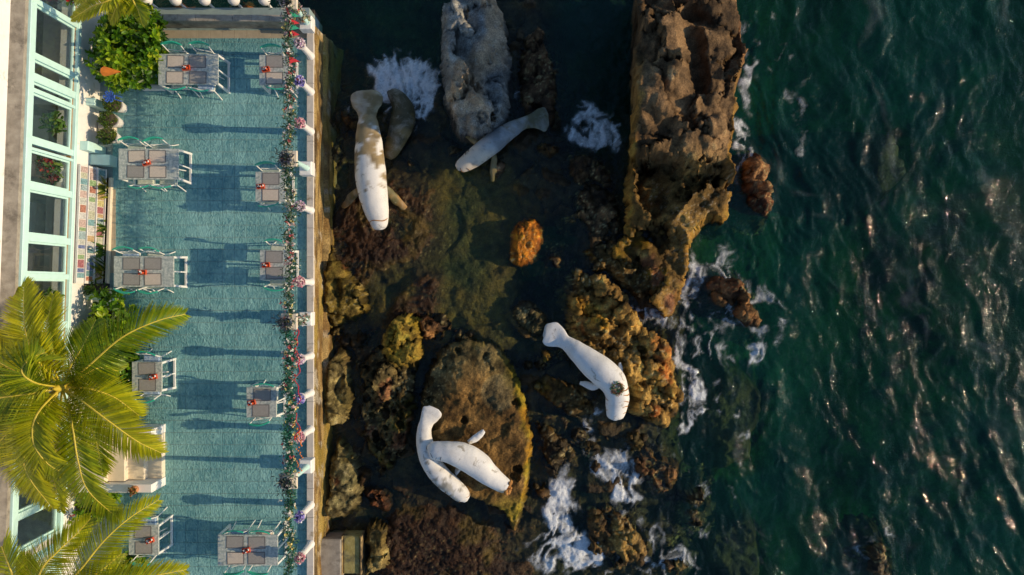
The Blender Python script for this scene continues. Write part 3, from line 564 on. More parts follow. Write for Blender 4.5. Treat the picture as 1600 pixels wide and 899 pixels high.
for zi, (zx, zy, rx, ry, where) in enumerate(zones):
    xs_ = sorted(rs.uniform(-rx, rx) for _ in range(4))
    for j in range(4):
        k = zi * 4 + j; cx = zx + xs_[j]; cy = zy + rs.uniform(-ry, ry); r0 = rs.uniform(11, 25); el = rs.uniform(.6, 1.0); a0 = rs.uniform(0, 3.14); pts = []
        for q in range(9):
            a = q * 2 * math.pi / 9; rr_ = r0 * rs.uniform(.7, 1.2); u_, v_ = rr_ * math.cos(a), rr_ * el * math.sin(a)
            pts.append((cx + u_ * math.cos(a0) - v_ * math.sin(a0), cy + u_ * math.sin(a0) + v_ * math.cos(a0)))
        pl = [dict(base=((.035, .028, .020), (.11, .085, .05)), barn=.5), dict(base=((.06, .035, .022), (.16, .10, .05)), barn=.4, moss=((.16, .12, .02), .2)), dict(base=((.07, .06, .03), (.17, .14, .07)), barn=.5)][k % 3]
        st = rock('shelf_stone', f'loose wet stone {where}, {sized[j]} of four', pts, -.95, rs.uniform(-.97, -.80), zbot=-1.5, edge=.2, amp=.08, warp=.1, seed=200 + 3 * k, fac=.2, fsc=2.6, rough=1.0, pal=pl, cat='stone', res=.04); st['group'] = 'loose stones on the tidal shelf'

def sea():
    xs = np.concatenate([graded(-5.0, 7.2, .032, 240)[:-14], np.arange(7.25, 14.6, .055), 14.6 + 240 * (np.arange(1, 15) / 14) ** 3]); ys = graded(-8.2, 8.2, .036, 240)
    x, y = np.meshgrid(xs, ys); k = S * (H + 1) / H; px, py = x / k + 800, 449.5 - y / k
    open_ = ss(1040, 1240, px + 30 * fbm(x * .4, y * .4, 3, 1)); mid = ss(820, 1000, px) * ss(420, 620, py)
    # long swells with sharp uneven crests, finer chop riding on them
    u = x * .92 + y * .38 + .55 * fbm(x * .30, y * .30, 4, 2); v = -x * .38 + y * .92
    sw = .9 * (.10 * (1 - np.abs(vn(u * .55, v * .20, 4))) ** 2 + .085 * ridge(u * .85, v * .34, 4, 6) + .05 * ridge(u * 2.1 + .5 * fbm(x, y, 3, 9), v * .95, 4, 11))
    bz = bed(x, y)[0]; depth = np.clip(WZ - bz, 0, 9); murk = .03 + .31 * (1 - np.exp(-.8 * np.maximum(depth - .15, 0))) * np.clip(1 + .9 * fbm(x * .33 + 4, y * .22, 4, 51), .25, 2.0)
    cal = .018 * fbm(x * 1.6, y * 1.6, 5, 14) + .012 * ridge(x * 2.0, y * 2.0, 3, 15)
    amp = .12 + .88 * open_ + .35 * mid
    z = WZ + sw * open_ * 1.0 + sw * mid * (1 - open_) * .6 + cal * (1 - .4 * open_) - .06 * open_
    # foam density, later joined by painted sky sheen
    wx = px + 22 * fbm(x * 1.0, y * 1.0, 5, 21); wy = py + 22 * fbm(x * 1.0, y * 1.0, 5, 23)
    f = np.zeros_like(x)
    for (cx, cy, rx, ry, rot, s) in [(640, 130, 38, 60, -35, 1.1), (668, 165, 26, 26, 0, 1.1), (612, 105, 30, 22, 20, .85), (936, 205, 32, 34, 20, .95), (905, 222, 28, 10, 10, .8), (812, 160, 10, 26, 0, .6), (530, 172, 26, 6, -15, .6),
                                     (878, 800, 28, 66, 12, 1.2), (900, 872, 60, 34, 10, 1.15), (1000, 820, 14, 50, -25, .55), (900, 760, 18, 30, 10, .9), (960, 740, 34, 52, -20, .9), (975, 768, 26, 24, 0, .9), (915, 690, 10, 40, 0, .55), (918, 654, 22, 8, 0, .75), (885, 730, 10, 40, 15, .6),
                                     (1075, 612, 16, 52, -12, .95), (1060, 665, 26, 16, -30, .9), (1062, 560, 14, 26, 0, .8), (1163, 222, 12, 44, 2, 1.1), (1168, 130, 12, 110, 0, .62), (1165, 200, 20, 40, 10, .65), (1030, 500, 34, 16, 35, .75), (1072, 450, 16, 75, 8, .80), (1120, 408, 50, 16, -15, .6), (1100, 530, 60, 22, 10, .58), (1000, 470, 26, 10, 40, .75), (1110, 540, 70, 18, 10, .45), (1180, 545, 26, 16, 0, .65), (1205, 500, 10, 50, 0, .55), (1090, 400, 40, 20, -20, .5), (990, 850, 44, 50, 0, .5), (1150, 700, 8, 80, 10, .42), (1110, 640, 10, 60, 5, .4), (1360, 860, 50, 20, -30, .4), (1210, 60, 16, 120, 8, .34), (1240, 200, 10, 80, 8, .36)]:
        f = np.maximum(f, s * blob(wx, wy, cx, cy, rx, ry, rot, .55))
    ring = np.zeros_like(x)                                                    # wash round the rocks that face the swell
    for poly, zr in ROCKS:
        cpx = poly[:, 0].mean() / k + 800; cpy = 449.5 - poly[:, 1].mean() / k
        if cpx < 860 or (cpx < 985 and cpy < 380) or cpy < 0: continue
        q = (x > poly[:, 0].min() - .7) & (x < poly[:, 0].max() + .7) & (y > poly[:, 1].min() - .7) & (y < poly[:, 1].max() + .7)
        dd = np.full(x.shape, -9.0); dd[q] = sdist(x[q], y[q], poly); ring = np.maximum(ring, ss(-.42, .02, dd) * (dd < .3))
    ring *= ss(-.15, .55, fbm(x * .8 + 7, y * .8, 3, 33)) * ss(1000, 1060, px + .35 * (py - 450))
    env = np.clip(np.maximum(f, .62 * ring), 0, 1.15)
    ax = x + .45 * fbm(x * .7, y * .7, 3, 61) + .10 * fbm(x * 2.5, y * 2.5, 3, 62); ay = y + .45 * fbm(x * .7 + 9, y * .7, 3, 63) + .10 * fbm(x * 2.5, y * 2.5, 3, 64)
    fil = .72 * ridge(ax * 3.4, ay * 2.3, 5, 65) + .30 * fbm(ax * 3.0, ay * 2.0, 5, 66, .65)
    t0 = .62 - .95 * env
    f = ss(t0, t0 + .75, fil) * ss(.04, .30, env) * np.clip(.45 + .75 * env, 0, 1.05)
    sheen = ridge(u * .8 + .5 * fbm(x * .5, y * .5, 3, 67), v * .26, 5, 28)             # sky sheen along the open-water crests, painted as faint white film
    f = np.maximum(f, .07 * open_ * ss(.55, .95, sheen) * ss(-.1, .6, fbm(x * .35, y * .35, 4, 29)))
    z += .05 * np.clip(f, 0, 1) * (.5 + fbm(x * 4, y * 4, 4, 27))
    far = ss(0, 2.0, np.maximum.reduce([np.abs(y) - 8.2, x - 14.6, -5.0 - x])); z = z * (1 - far) + WZ * far; f = f * (1 - far); murk = murk * (1 - far) + .33 * far
    n0 = x.size; V = np.stack([x, y, z], -1).reshape(-1, 3); F = grid_faces(len(xs), len(ys)); nx, ny = len(xs), len(ys)
    i = np.arange(n0).reshape(ny, nx); ring = np.concatenate([i[0, :-1], i[:-1, -1], i[-1, :0:-1], i[:0:-1, 0]])
    B = V[ring].copy(); B[:, 2] = -9; m = len(ring); Vb = np.concatenate([V, B])
    nxt = np.roll(np.arange(m), -1)
    skirt = np.stack([ring, np.arange(m) + n0, nxt + n0, ring[nxt]], -1)
    c4 = [n0, n0 + nx - 1, n0 + nx - 1 + ny - 1, n0 + 2 * (nx - 1) + ny - 1]
    F = np.concatenate([F, skirt, [[c4[3], c4[2], c4[1], c4[0]]]])
    foam = np.concatenate([f.ravel(), np.zeros(m)]); murk = np.concatenate([murk.ravel(), np.full(m, .5)])
    me = np_mesh('sea_water', Vb, F, extra={'foam': foam, 'murk': murk})
    tag(obj('sea_water', me, M['water']), kind='structure')
sea()
# ------------------------------------------------------------------ sea cow statues
def catmull(P, n):
    P = np.asarray(P, float); Q = np.vstack([2 * P[0] - P[1], P, 2 * P[-1] - P[-2]]); out = []
    for i in range(1, len(Q) - 2):
        for t in np.linspace(0, 1, n, endpoint=False):
            a, b, c, d = Q[i - 1], Q[i], Q[i + 1], Q[i + 2]
            out.append(.5 * (2 * b + (c - a) * t + (2 * a - 5 * b + 4 * c - d) * t * t + (3 * b - a - 3 * c + d) * t ** 3))
    out.append(Q[-2]); return np.array(out)
def loft(ctrl, n=10, ring=22, power=2.0):
    """ctrl rows: x y z half-width half-height; a closed loft with round ends"""
    C = catmull(ctrl, n); C[:, 3:] = np.maximum(C[:, 3:], .012); m = len(C); V = np.zeros((m, ring, 3)); th = np.linspace(0, 2 * math.pi, ring, endpoint=False)
    for i in range(m):
        t = C[min(i + 1, m - 1), :3] - C[max(i - 1, 0), :3]; t /= np.linalg.norm(t) + 1e-9
        lat = np.cross((0, 0, 1), t); lat /= np.linalg.norm(lat) + 1e-9; up = np.cross(t, lat)
        ca = np.sign(np.cos(th)) * np.abs(np.cos(th)) ** (2 / power); sa = np.sign(np.sin(th)) * np.abs(np.sin(th)) ** (2 / power)
        V[i] = C[i, :3] + lat * (C[i, 3] * ca)[:, None] + up * (C[i, 4] * sa)[:, None]
    V = V.reshape(-1, 3); i = np.arange(m * ring).reshape(m, ring); j = np.roll(i, -1, 1)
    F = np.stack([i[:-1], j[:-1], j[1:], i[1:]], -1).reshape(-1, 4).tolist()
    V = np.vstack([V, C[0, :3], C[-1, :3]]); a, b = m * ring, m * ring + 1
    u = np.concatenate([np.repeat(np.linspace(0, 1, m), ring), [0, 1]])
    th2 = np.concatenate([np.tile(th, m), [0, 0]])
    F += [(a, int(j[0, k]), int(i[0, k]), a) for k in range(ring)]; F += [(b, int(i[-1, k]), int(j[-1, k]), b) for k in range(ring)]
    F = [tuple(dict.fromkeys(f)) for f in F]
    return V, F, u, th2, C
def py_mesh(name, V, F, alb=None):
    me = bpy.data.meshes.new(name); me.from_pydata([tuple(v) for v in V], [], F); me.update()
    me.polygons.foreach_set("use_smooth", [True] * len(me.polygons))
    if alb is not None: add_alb(me, alb)
    return me
def statue(label, ctrl_px, paint, flippers=(), creases=(), group=None):
    ctrl = [list(W(p[0], p[1], p[2])) + [p[3], p[4]] for p in ctrl_px]
    base = np.array(ctrl)[:, :3].mean(0); base[2] = min(c[2] for c in ctrl) - .3
    root = empty('sea_cow_statue', tuple(base), 0, label, 'statue', group)
    V, F, u, th, C = loft([[c[0] - base[0], c[1] - base[1], c[2] - base[2], c[3], c[4]] for c in ctrl], 12, 26)
    V = V + .012 * np.stack([fbm(V[:, 0] * 3, V[:, 1] * 3 + V[:, 2], 4, q) for q in (1, 2, 3)], -1)
    obj('body', py_mesh('body', V, F, paint(V[:, 0] + base[0], V[:, 1] + base[1], V[:, 2], u, th)), M['statue'], root)
    for fl in flippers:
        fc = [list(np.array(W(p[0], p[1], p[2])) - base) + [p[3], p[4]] for p in fl['pts']]
        V, F, uu, tt, _ = loft(fc, 8, 14)
        V = V + .015 * np.stack([fbm(V[:, 0] * 6, V[:, 1] * 6 + V[:, 2], 3, q) for q in (4, 5, 6)], -1)
        obj('flipper', py_mesh('flipper', V, F, fl['paint'](V[:, 0] + base[0], V[:, 1] + base[1], V[:, 2], uu, tt)), M['statue'], root)
    m = len(C)
    for (uc, t0, t1, rad, mm) in creases:               # rusty folds round the neck and snout
        i = int(uc * (m - 1)); c = C[i]; t = C[min(i + 1, m - 1), :3] - C[max(i - 1, 0), :3]; t /= np.linalg.norm(t)
        lat = np.cross((0, 0, 1), t); lat /= np.linalg.norm(lat); up = np.cross(t, lat); pts = []
        for q in np.linspace(t0, t1, 10):
            pts.append(c[:3] + lat * math.cos(q) * (c[3] + .001) + up * math.sin(q) * (c[4] + .001) + t * .03 * math.sin(3 * q + uc * 40))
        obj('crease', MB().tube(pts, [rad * (.5 + math.sin(math.pi * k / 9) * .6) for k in range(10)], 5).mesh('crease', True), M[mm], root)
    return root
WHITE = np.array((.77, .745, .68))
def stain(x, y, amt, s, c=(.20, .155, .09), sc=2.6):
    return mixc(np.broadcast_to(WHITE, x.shape + (3,)), mixc(c, np.asarray(c) * 1.9, ss(-.5, .5, fbm(x * 5, y * 5, 3, s + 3))), ss(.05, .35, fbm(x * sc, y * sc, 6, s, .62) + amt * 1.6 - .8))
def olive(x, y, s=0): return mixc((.10, .09, .03), (.24, .19, .08), ss(-.6, .6, fbm(x * 4, y * 4, 4, s)))
def p_d1(x, y, z, u, th):
    a = stain(x, y, ss(.18, .40, u) * .74 + .04, 3, (.17, .125, .06), 3.6); a = mixc(a, mixc((.18, .14, .06), (.36, .30, .17), ss(-.5, .5, fbm(x * 5, y * 5, 4, 77))), ss(.42, .62, u) * .8)
    return mixc(a, (.34, .29, .17), ss(.86, .95, u) * .6)
def p_flip(x, y, z, u, th): return mixc(olive(x, y, 5), (.30, .17, .05), ss(0, .7, fbm(x * 3, y * 3, 3, 9)))
# upright one at the left: snout down, tail fluke at the top
statue('tall upright weathered statue, white snout down and stained tail up, next to the sea wall',
       [(595, 359, -.38, .06, .05), (594, 354, -.38, .19, .15), (590, 335, -.33, .29, .24), (584, 308, -.27, .36, .32), (580, 280, -.24, .39, .36), (577, 248, -.25, .375, .34), (576, 218, -.30, .33, .28), (575, 195, -.36, .27, .21), (574, 184, -.42, .22, .13), (573.5, 174, -.45, .27, .075), (573, 165, -.47, .375, .05), (573, 155, -.48, .415, .04), (573, 148, -.48, .38, .035), (573, 143, -.48, .27, .025), (573, 141, -.48, .13, .015)],
       p_d1, [dict(pts=[(598, 292, -.45, .08, .08), (608, 300, -.6, .10, .07), (620, 314, -.8, .12, .07), (634, 326, -.98, .07, .05)], paint=p_flip),
              dict(pts=[(566, 296, -.45, .08, .08), (556, 302, -.62, .10, .07), (546, 312, -.82, .11, .06), (536, 324, -1.0, .06, .04)], paint=p_flip)],
       [(.115, .25, 2.95, .014, 'rust'), (.20, .1, .7, .010, 'crack'), (.24, .1, .6, .010, 'crack'), (.28, .1, .55, .010, 'crack'), (.16, .05, .5, .009, 'crack')])
def p_dark(x, y, z, u, th): return mixc(olive(x, y, 8) * .4, (.24, .17, .06), ss(.34, .16, u + .2 * fbm(x * 4, y * 4, 4, 3)) * .6)
statue('dark olive half sunken statue between the upright statue and the foam',
       [(607, 248, -.92, .08, .05), (610, 240, -.88, .17, .12), (617, 222, -.80, .24, .2), (628, 195, -.78, .31, .26), (630, 172, -.82, .30, .24), (622, 155, -.92, .22, .18), (612, 145, -1.05, .16, .1), (606, 136, -1.15, .2, .05), (603, 130, -1.2, .1, .03)],
       p_dark, [], [(.20, .2, 1.6, .014, 'crack'), (.27, .2, 1.3, .012, 'crack')])
def p_d2(x, y, z, u, th):
    a = mixc((.20, .22, .23), (.44, .46, .45), ss(-.5, .6, fbm(x * 3, y * 3, 5, 12)))
    a = mixc(a, (.72, .62, .47), ss(.36, .2, u + .1 * fbm(x * 3, y * 3, 3, 13)) * .85)
    a = mixc(a, (.13, .12, .06), ss(.50, .66, u + .06 * fbm(x * 5, y * 5, 3, 15))); c = fbm(x * 6, y * 6, 4, 14)
    return mixc(a, (.17, .16, .13), ss(.35, .6, c) * .6)
statue('mottled grey statue with a green tail below the grey boulder',
       [(716, 265, -.62, .06, .05), (720, 261, -.60, .17, .13), (735, 251, -.54, .235, .2), (757, 234, -.48, .265, .25), (780, 216, -.47, .255, .24), (800, 202, -.50, .205, .18), (818, 193, -.55, .16, .12), (832, 189, -.60, .20, .075), (844, 187, -.64, .29, .05), (852, 187, -.66, .31, .04), (857, 187, -.67, .16, .02)],
       p_d2, [dict(pts=[(748, 226, -.6, .07, .06), (736, 216, -.72, .085, .06), (724, 208, -.82, .08, .05), (714, 202, -.9, .04, .03)], paint=p_flip),
              dict(pts=[(770, 234, -.62, .07, .06), (772, 250, -.72, .08, .06), (771, 268, -.82, .085, .055), (769, 284, -.9, .05, .04)], paint=p_flip)],
       [(.10, .3, 2.9, .012, 'crack'), (.15, 2.2, 3.0, .010, 'crack'), (.18, .2, .8, .010, 'crack'), (.21, .2, .9, .010, 'crack'), (.24, .2, .8, .010, 'crack'), (.45, .3, 1.0, .009, 'crack')])
def p_white(s, amt, tail=.0):
    def f(x, y, z, u, th):
        a = stain(x, y, amt, s, (.30, .26, .19), 3.2)
        return mixc(a, (.42, .40, .33), ss(.86, .97, u) * tail * ss(-.2, .4, fbm(x * 4, y * 4, 4, s + 9)))
    return f
statue('clean white statue wearing a wreath on its neck',
       [(960, 656, -.02, .06, .05), (960.5, 651, -.01, .20, .16), (963, 636, .02, .265, .23), (964, 616, .06, .30, .28), (957, 597, .07, .345, .33), (940, 580, .05, .36, .34), (921, 565, .0, .325, .30), (903, 550, -.06, .26, .23), (890, 540, -.12, .205, .15), (881, 534, -.15, .19, .09), (872, 528, -.18, .27, .055), (862, 523, -.20, .325, .045), (854, 519, -.21, .25, .04), (850, 518, -.21, .12, .02)],
       p_white(22, .02, .9), [dict(pts=[(938, 600, -.18, .06, .06), (928, 604, -.28, .095, .06), (916, 601, -.36, .085, .05), (906, 598, -.42, .04, .03)], paint=p_white(24, -.2)),
                               dict(pts=[(966, 588, -.1, .06, .06), (969, 580, -.16, .075, .055), (969, 574, -.20, .065, .05), (968, 568, -.22, .03, .03)], paint=p_white(25, -.1))],
       [(.13, 2.3, 3.1, .012, 'rust'), (.17, 2.0, 3.1, .015, 'rust'), (.205, 2.0, 3.1, .016, 'rust'), (.235, 1.9, 3.1, .015, 'rust'), (.26, 1.95, 3.0, .013, 'rust'), (.13, .05, .6, .010, 'rust'), (.17, .05, .7, .010, 'rust'), (.21, .05, .6, .010, 'rust'), (.055, 1.2, 1.9, .008, 'crack')])
statue('peeling white curved statue lying under the broken statue',
       [(728, 783, -.20, .06, .05), (724, 776, -.18, .19, .15), (713, 765, -.14, .23, .21), (695, 750, -.10, .25, .24), (680, 733, -.08, .255, .25), (669, 712, -.08, .25, .24), (663, 690, -.11, .22, .2), (663, 672, -.16, .18, .14), (667, 660, -.19, .18, .085), (672, 650, -.21, .235, .05), (676, 642, -.22, .245, .045), (678, 637, -.22, .13, .025)],
       lambda x, y, z, u, th: stain(x, y, ss(.75, .1, u) * .45 + .08, 27, (.27, .25, .20), 4.0), [], [(.09, .3, 2.8, .010, 'rust'), (.2, .2, .9, .011, 'crack'), (.24, .2, .9, .011, 'crack'), (.28, .25, .8, .011, 'crack')])
bro = statue('headless broken white statue resting on the peeling one',
       [(672, 704, .12, .08, .06), (674, 704, .13, .20, .16), (686, 705, .16, .235, .21), (706, 708, .15, .29, .27), (726, 714, .10, .335, .30), (745, 725, .04, .33, .30), (762, 740, .0, .28, .26), (778, 752, -.03, .235, .21), (789, 759, -.04, .20, .17), (792, 761, -.04, .17, .15)],
       p_white(29, .12), [dict(pts=[(732, 692, .02, .06, .055), (742, 686, .02, .085, .055), (750, 680, .02, .08, .05), (757, 674, .02, .045, .035)], paint=p_white(31, .22)),
                           dict(pts=[(718, 730, -.08, .06, .06), (714, 736, -.18, .07, .06), (713, 742, -.25, .045, .04)], paint=p_white(32, .15))],
       [(.06, .4, 2.9, .009, 'crack'), (.16, 1.7, 2.4, .009, 'iron_black'), (.21, 1.8, 2.5, .009, 'iron_black'), (.26, 1.9, 2.5, .008, 'iron_black')])
# rusted core showing at the broken end
cr = MB(); rr = random.Random(3); e = W(792, 761, -.04) - bro.location
for k in range(26):
    p = e + Vector((rr.uniform(-.06, .10), rr.uniform(-.14, .12), rr.uniform(-.13, .13))); q = rr.uniform(.035, .075)
    cr.lathe([(q * .3, -q), (q, -q * .3), (q * .9, q * .4), (q * .2, q)], p, 6)
obj('rusted_core', cr.mesh('rusted_core'), M['rust'], bro)["kind"] = "stuff"
# wreath on the clean statue
def leaf_mass(centers, normals, size, cols, seed, spread=1.0, width=.45, per=1):
    """many leaf-shaped faces: each a folded blade of two quads"""
    rg = np.random.default_rng(seed); n = len(centers); V = np.zeros((n, 6, 3)); A = np.zeros((n, 6, 3))
    nrm = normals / (np.linalg.norm(normals, axis=1, keepdims=True) + 1e-9)
    t = rg.normal(size=(n, 3)) * spread + nrm * .4; t /= np.linalg.norm(t, axis=1, keepdims=True)
    b = np.cross(nrm, t); b /= np.linalg.norm(b, axis=1, keepdims=True) + 1e-9; u = np.cross(t, b)
    s = (np.asarray(size) * rg.uniform(.7, 1.25, n))[:, None]; wd = s * width; lift = u * s * .12
    V[:, 0] = centers; V[:, 1] = centers + t * s * .4 + b * wd * .5 + lift; V[:, 2] = centers + t * s * .8 + b * wd * .42 + lift * .6
    V[:, 3] = centers + t * s; V[:, 4] = centers + t * s * .8 - b * wd * .42 + lift * .6; V[:, 5] = centers + t * s * .4 - b * wd * .5 + lift
    c = np.asarray(cols); A[:] = (c * rg.uniform(.75, 1.25, (n, 1)))[:, None, :]
    i = np.arange(n)[:, None] * 6; F = np.concatenate([i + [0, 1, 2, 3], i + [0, 3, 4, 5]])
    return np_mesh('leaves', V.reshape(-1, 3), F, smooth=False, alb=A.reshape(-1, 3))
wr = empty('wreath', W(964, 607, .36), 0, 'round green and brown wreath on the clean white statue', 'wreath')
rg = np.random.default_rng(4); th = rg.uniform(0, 6.283, 420); rr_ = .17 * np.sqrt(rg.random(420))
cen = np.stack([rr_ * np.cos(th), rr_ * np.sin(th), rg.normal(.02, .03, 420)], -1)
gcol = np.where(rg.random((420, 1)) < .6, np.array([[.05, .20, .06]]), np.array([[.40, .14, .05]]))
tag(obj('foliage', leaf_mass(cen, cen + [0, 0, .05], .045, gcol, 1005), M['leaf'], wr), kind='stuff')
obj('ring', MB().tube([(.13 * math.cos(a), .13 * math.sin(a), 0) for a in np.linspace(0, 6.283, 17)], .03, 6).mesh('ring', True), M['bark'], wr)

# ------------------------------------------------------------------ sea wall, deck, end wall
WX = W(484.5, 450, .1).x          # centre line of the parapet
def sea_wall():
    root = empty('sea_wall', (WX, 0, 0), 0, 'long sea wall with pale coping and ochre stained face', 'wall')
    for k in range(22):           # coping stones
        y0 = 6.52 - k * .72
        me = MB().box((.0, y0 - .36, .04), (.17, .714, .12), b=.008).mesh('coping_stone'); obj('coping_stone', me, M['coping'], root)
    def face(x0, zt, zb, name, sd, mt, amp, dx):
        ys = np.arange(-8.4, 6.55, .06); zs = np.linspace(0, 1, 12); yy, tt = np.meshgrid(ys, zs)
        zz = zt + (zb - zt) * tt; xx = x0 + dx * tt + amp * fbm(yy * 1.3, zz * 3, 5, sd) + amp * .6 * fbm(yy * .35, zz * .5, 2, sd + 3)
        V = np.stack([xx, yy, zz + amp * .5 * fbm(yy * 2, tt * 0, 4, sd + 1)], -1); L_ = V.copy(); 
        back = np.stack([np.full_like(ys, x0 - .16), ys, np.full_like(ys, zt)], -1)
        V = np.concatenate([back[None], V]); F = grid_faces(len(ys), 13)
        c = mixc((.20, .115, .035), (.42, .29, .11), ss(-.6, .6, fbm(V[..., 1] * 2.2, V[..., 2] * 5, 5, sd + 5)))
        c = mixc(c, (.05, .035, .02), ss(.15, .5, fbm(V[..., 1] * .9, V[..., 2] * 7, 5, sd + 6)) * .75)
        c = mixc(c, (.34, .24, .04), ss(.2, .6, fbm(V[..., 1] * .7 + 4, V[..., 2] * 2, 4, sd + 7)) * .6)
        c = mixc(c, (.5, .44, .33), ss(.45, .7, fbm(V[..., 1] * 3 + 4, V[..., 2] * 4, 4, sd + 8)) * .6)
        obj(name, np_mesh(name, V.reshape(-1, 3), F[:, ::-1], alb=c), M['rock'], root)
    face(.10, .035, -.70, 'wall_face', 5, 'rock', .02, .05)
    face(.20, -.62, -1.9, 'footing', 15, 'rock', .07, .14)
sea_wall()
def deck():
    root = tag(obj('deck_floor', MB().box((-8.2, -.7, -.66), (6.25, 15.4, 1.296)).mesh('deck_floor'), M['grout']), kind='structure')
    t = .305; x0 = WX - .088; me = MB().box((0, 0, -.006), (t - .008, t - .008, .012), b=.003).mesh('floor_tile'); me.materials.append(M['tile'])
    big = MB(); n = 0; spots = []
    for i in range(17):
        for j in range(49):
            spots.append((x0 - (i + .5) * t, 6.44 - (j + .5) * t, i, j))
    seen = [s for s in spots if 2 <= s[2] <= 10 and 1 <= s[3] <= 43]
    seen.sort(key=lambda s: (abs(s[2] - 5.4) * 2.2 + abs(s[3] - 22) * .42)); keep = set((s[2], s[3]) for s in seen[:300])
    for (x, y, i, j) in spots:
        if (i, j) in keep: obj('floor_tile', me, None, root, (x, y, 0))
        elif i < 16: big.box((x, y, -.006), (t - .008, t - .008, .012), b=.003)
    tag(big.build('outer_floor_tiles', M['tile'], root), kind='stuff')
    # sandy border strips of plain tile along the end wall and the display bed
    b = MB()
    for k in range(16): b.box((x0 - (k + .5) * t, 6.33, -.003), (t - .006, .20, .014), b=.002)
    for k in range(5): b.box((-9.99, 2.25 - k * .42, -.003), (.17, .412, .014), b=.002)
    tag(b.build('border_tiles', M['sand_tile'], root), kind='stuff')
deck()
ew = empty('end_wall', (-7.0, 6.48, 0), R(-.35), 'low concrete wall closing the far end of the deck', 'wall')
MB().box((0, .06, .20), (4.05, .12, .62)).build('wall_face', M['concrete'], ew)
for k in range(9): obj('coping_stone', MB().box((-1.80 + k * .45, .06, .535), (.444, .16, .05), b=.006).mesh('coping_stone'), M['concrete'], ew)
for i, (a, b, c, d, z, lb) in enumerate([(497, 843, 533, 905, -.45, 'rough grey concrete block at the foot of the sea wall, bottom'), (533, 838, 566, 897, -.55, 'yellow lichened concrete block with raised rims beside the grey block')]):
    p, q = W(a, b, z), W(c, d, z); cx, cy = (p.x + q.x) / 2, (p.y + q.y) / 2; sx, sy = q.x - p.x, p.y - q.y
    bl = empty('concrete_block', (cx, cy, -1.6), 0, lb, 'concrete block')
    MB().box((0, 0, (z + 1.6) / 2), (sx - .1 * i, sy, z + 1.6), b=.03).build('core', M['lichen_block'] if i else M['concrete'], bl)
    if i:
        for s in (-1, 1): MB().box((s * (sx / 2 - .025), .0, (z + 1.66) / 2), (.05, sy + .01, z + 1.66), b=.02).build('rim', M['ochre_wall'], bl)

# ------------------------------------------------------------------ bollard lamps with flower balls, posts, garlands
def flower_ball(r, seed, pal, n=230):
    rg = np.random.default_rng(seed); d = rg.normal(size=(n, 3)); d /= np.linalg.norm(d, axis=1, keepdims=True)
    c = np.array(pal)[rg.integers(0, len(pal), n)]
    return leaf_mass(d * r * .86, d, r * .45, c, seed + 1000, spread=.7, width=.8)
def bollard(py, col, label, i):
    b = W(488, py, .1); root = empty('bollard', (WX + .02, b.y, .1), 0, label, 'bollard', 'flower topped bollards on the parapet')
    MB().lathe([(.10, 0), (.10, .04), (.085, .06), (.080, .30), (.074, .55), (.066, .72), (.09, .74), (.10, .78), (.06, .80)], (0, 0, 0), 14).build('post', M['white'], root, True)
    MB().lathe([(.05, .79), (.09, .81), (.125, .87), (.125, .93), (.10, .93), (.09, .89)], (0, 0, 0), 14).build('cup', M['pot_white'], root, True)
    fb = obj('flower_ball', flower_ball(.115, 50 + i, col), M['bloom'], root, (0, 0, .98)); tag(fb, kind='stuff')
    obj('ball_core', MB().lathe([(.02, -.09), (.06, -.07), (.085, 0), (.06, .06), (.02, .085)], (0, 0, .98), 10).mesh('ball_core', True), M['soil'], root)
PINK = [(.75, .28, .36), (.8, .5, .5), (.7, .35, .42), (.8, .65, .6)]; PURP = [(.28, .22, .62), (.42, .35, .7), (.75, .72, .75), (.16, .14, .5)]; PALE = [(.78, .66, .68), (.8, .74, .72), (.62, .42, .6), (.7, .55, .55)]
for i, (py, c, nm) in enumerate([(88, PALE, 'pale pink'), (144, PURP, 'violet'), (206, PINK, 'pink'), (329, PALE, 'pale pink'), (441, PINK, 'pink'), (556, PALE, 'pale pink'), (614, PURP, 'violet'), (671, PINK, 'pink'), (789, PURP, 'violet'), (850, PINK, 'pink')]):
    ords = ['topmost', 'second', 'third', 'fourth', 'fifth', 'sixth', 'seventh', 'eighth', 'ninth', 'lowest']
    bollard(py, c, f'white bollard with {nm} flower ball, {ords[i]} along the sea wall from the top', i)
def globe_lamp(px, py, label):
    p = W(px, py, -.25); root = empty('globe_lamp', (p.x, p.y, -.55), 0, label, 'lamp', 'globe lamps beyond the end wall')
    MB().lathe([(.07, 0), (.035, .04), (.03, .72), (.05, .78)], (0, 0, 0), 10).build('post', M['pot_white'], root, True)
    MB().lathe([(.03, .76), (.09, .80), (.135, .88), (.145, .96), (.125, 1.04), (.07, 1.09), (.01, 1.105)], (0, 0, 0), 16).build('globe', M['pot_white'], root, True)
for k, (px, nm) in enumerate([(248, 'leftmost'), (292, 'second from the left'), (336, 'third from the left'), (380, 'fourth from the left'), (426, 'rightmost')]):
    globe_lamp(px, 15, f'white globe lamp beyond the end wall, {nm}')
lg = MB().box((-7.3, 7.07, -.9), (4.4, .18, .66)).build('stone_kerb', M['soil']); tag(lg, 'dark stone kerb carrying the globe lamps beyond the end wall', 'kerb')

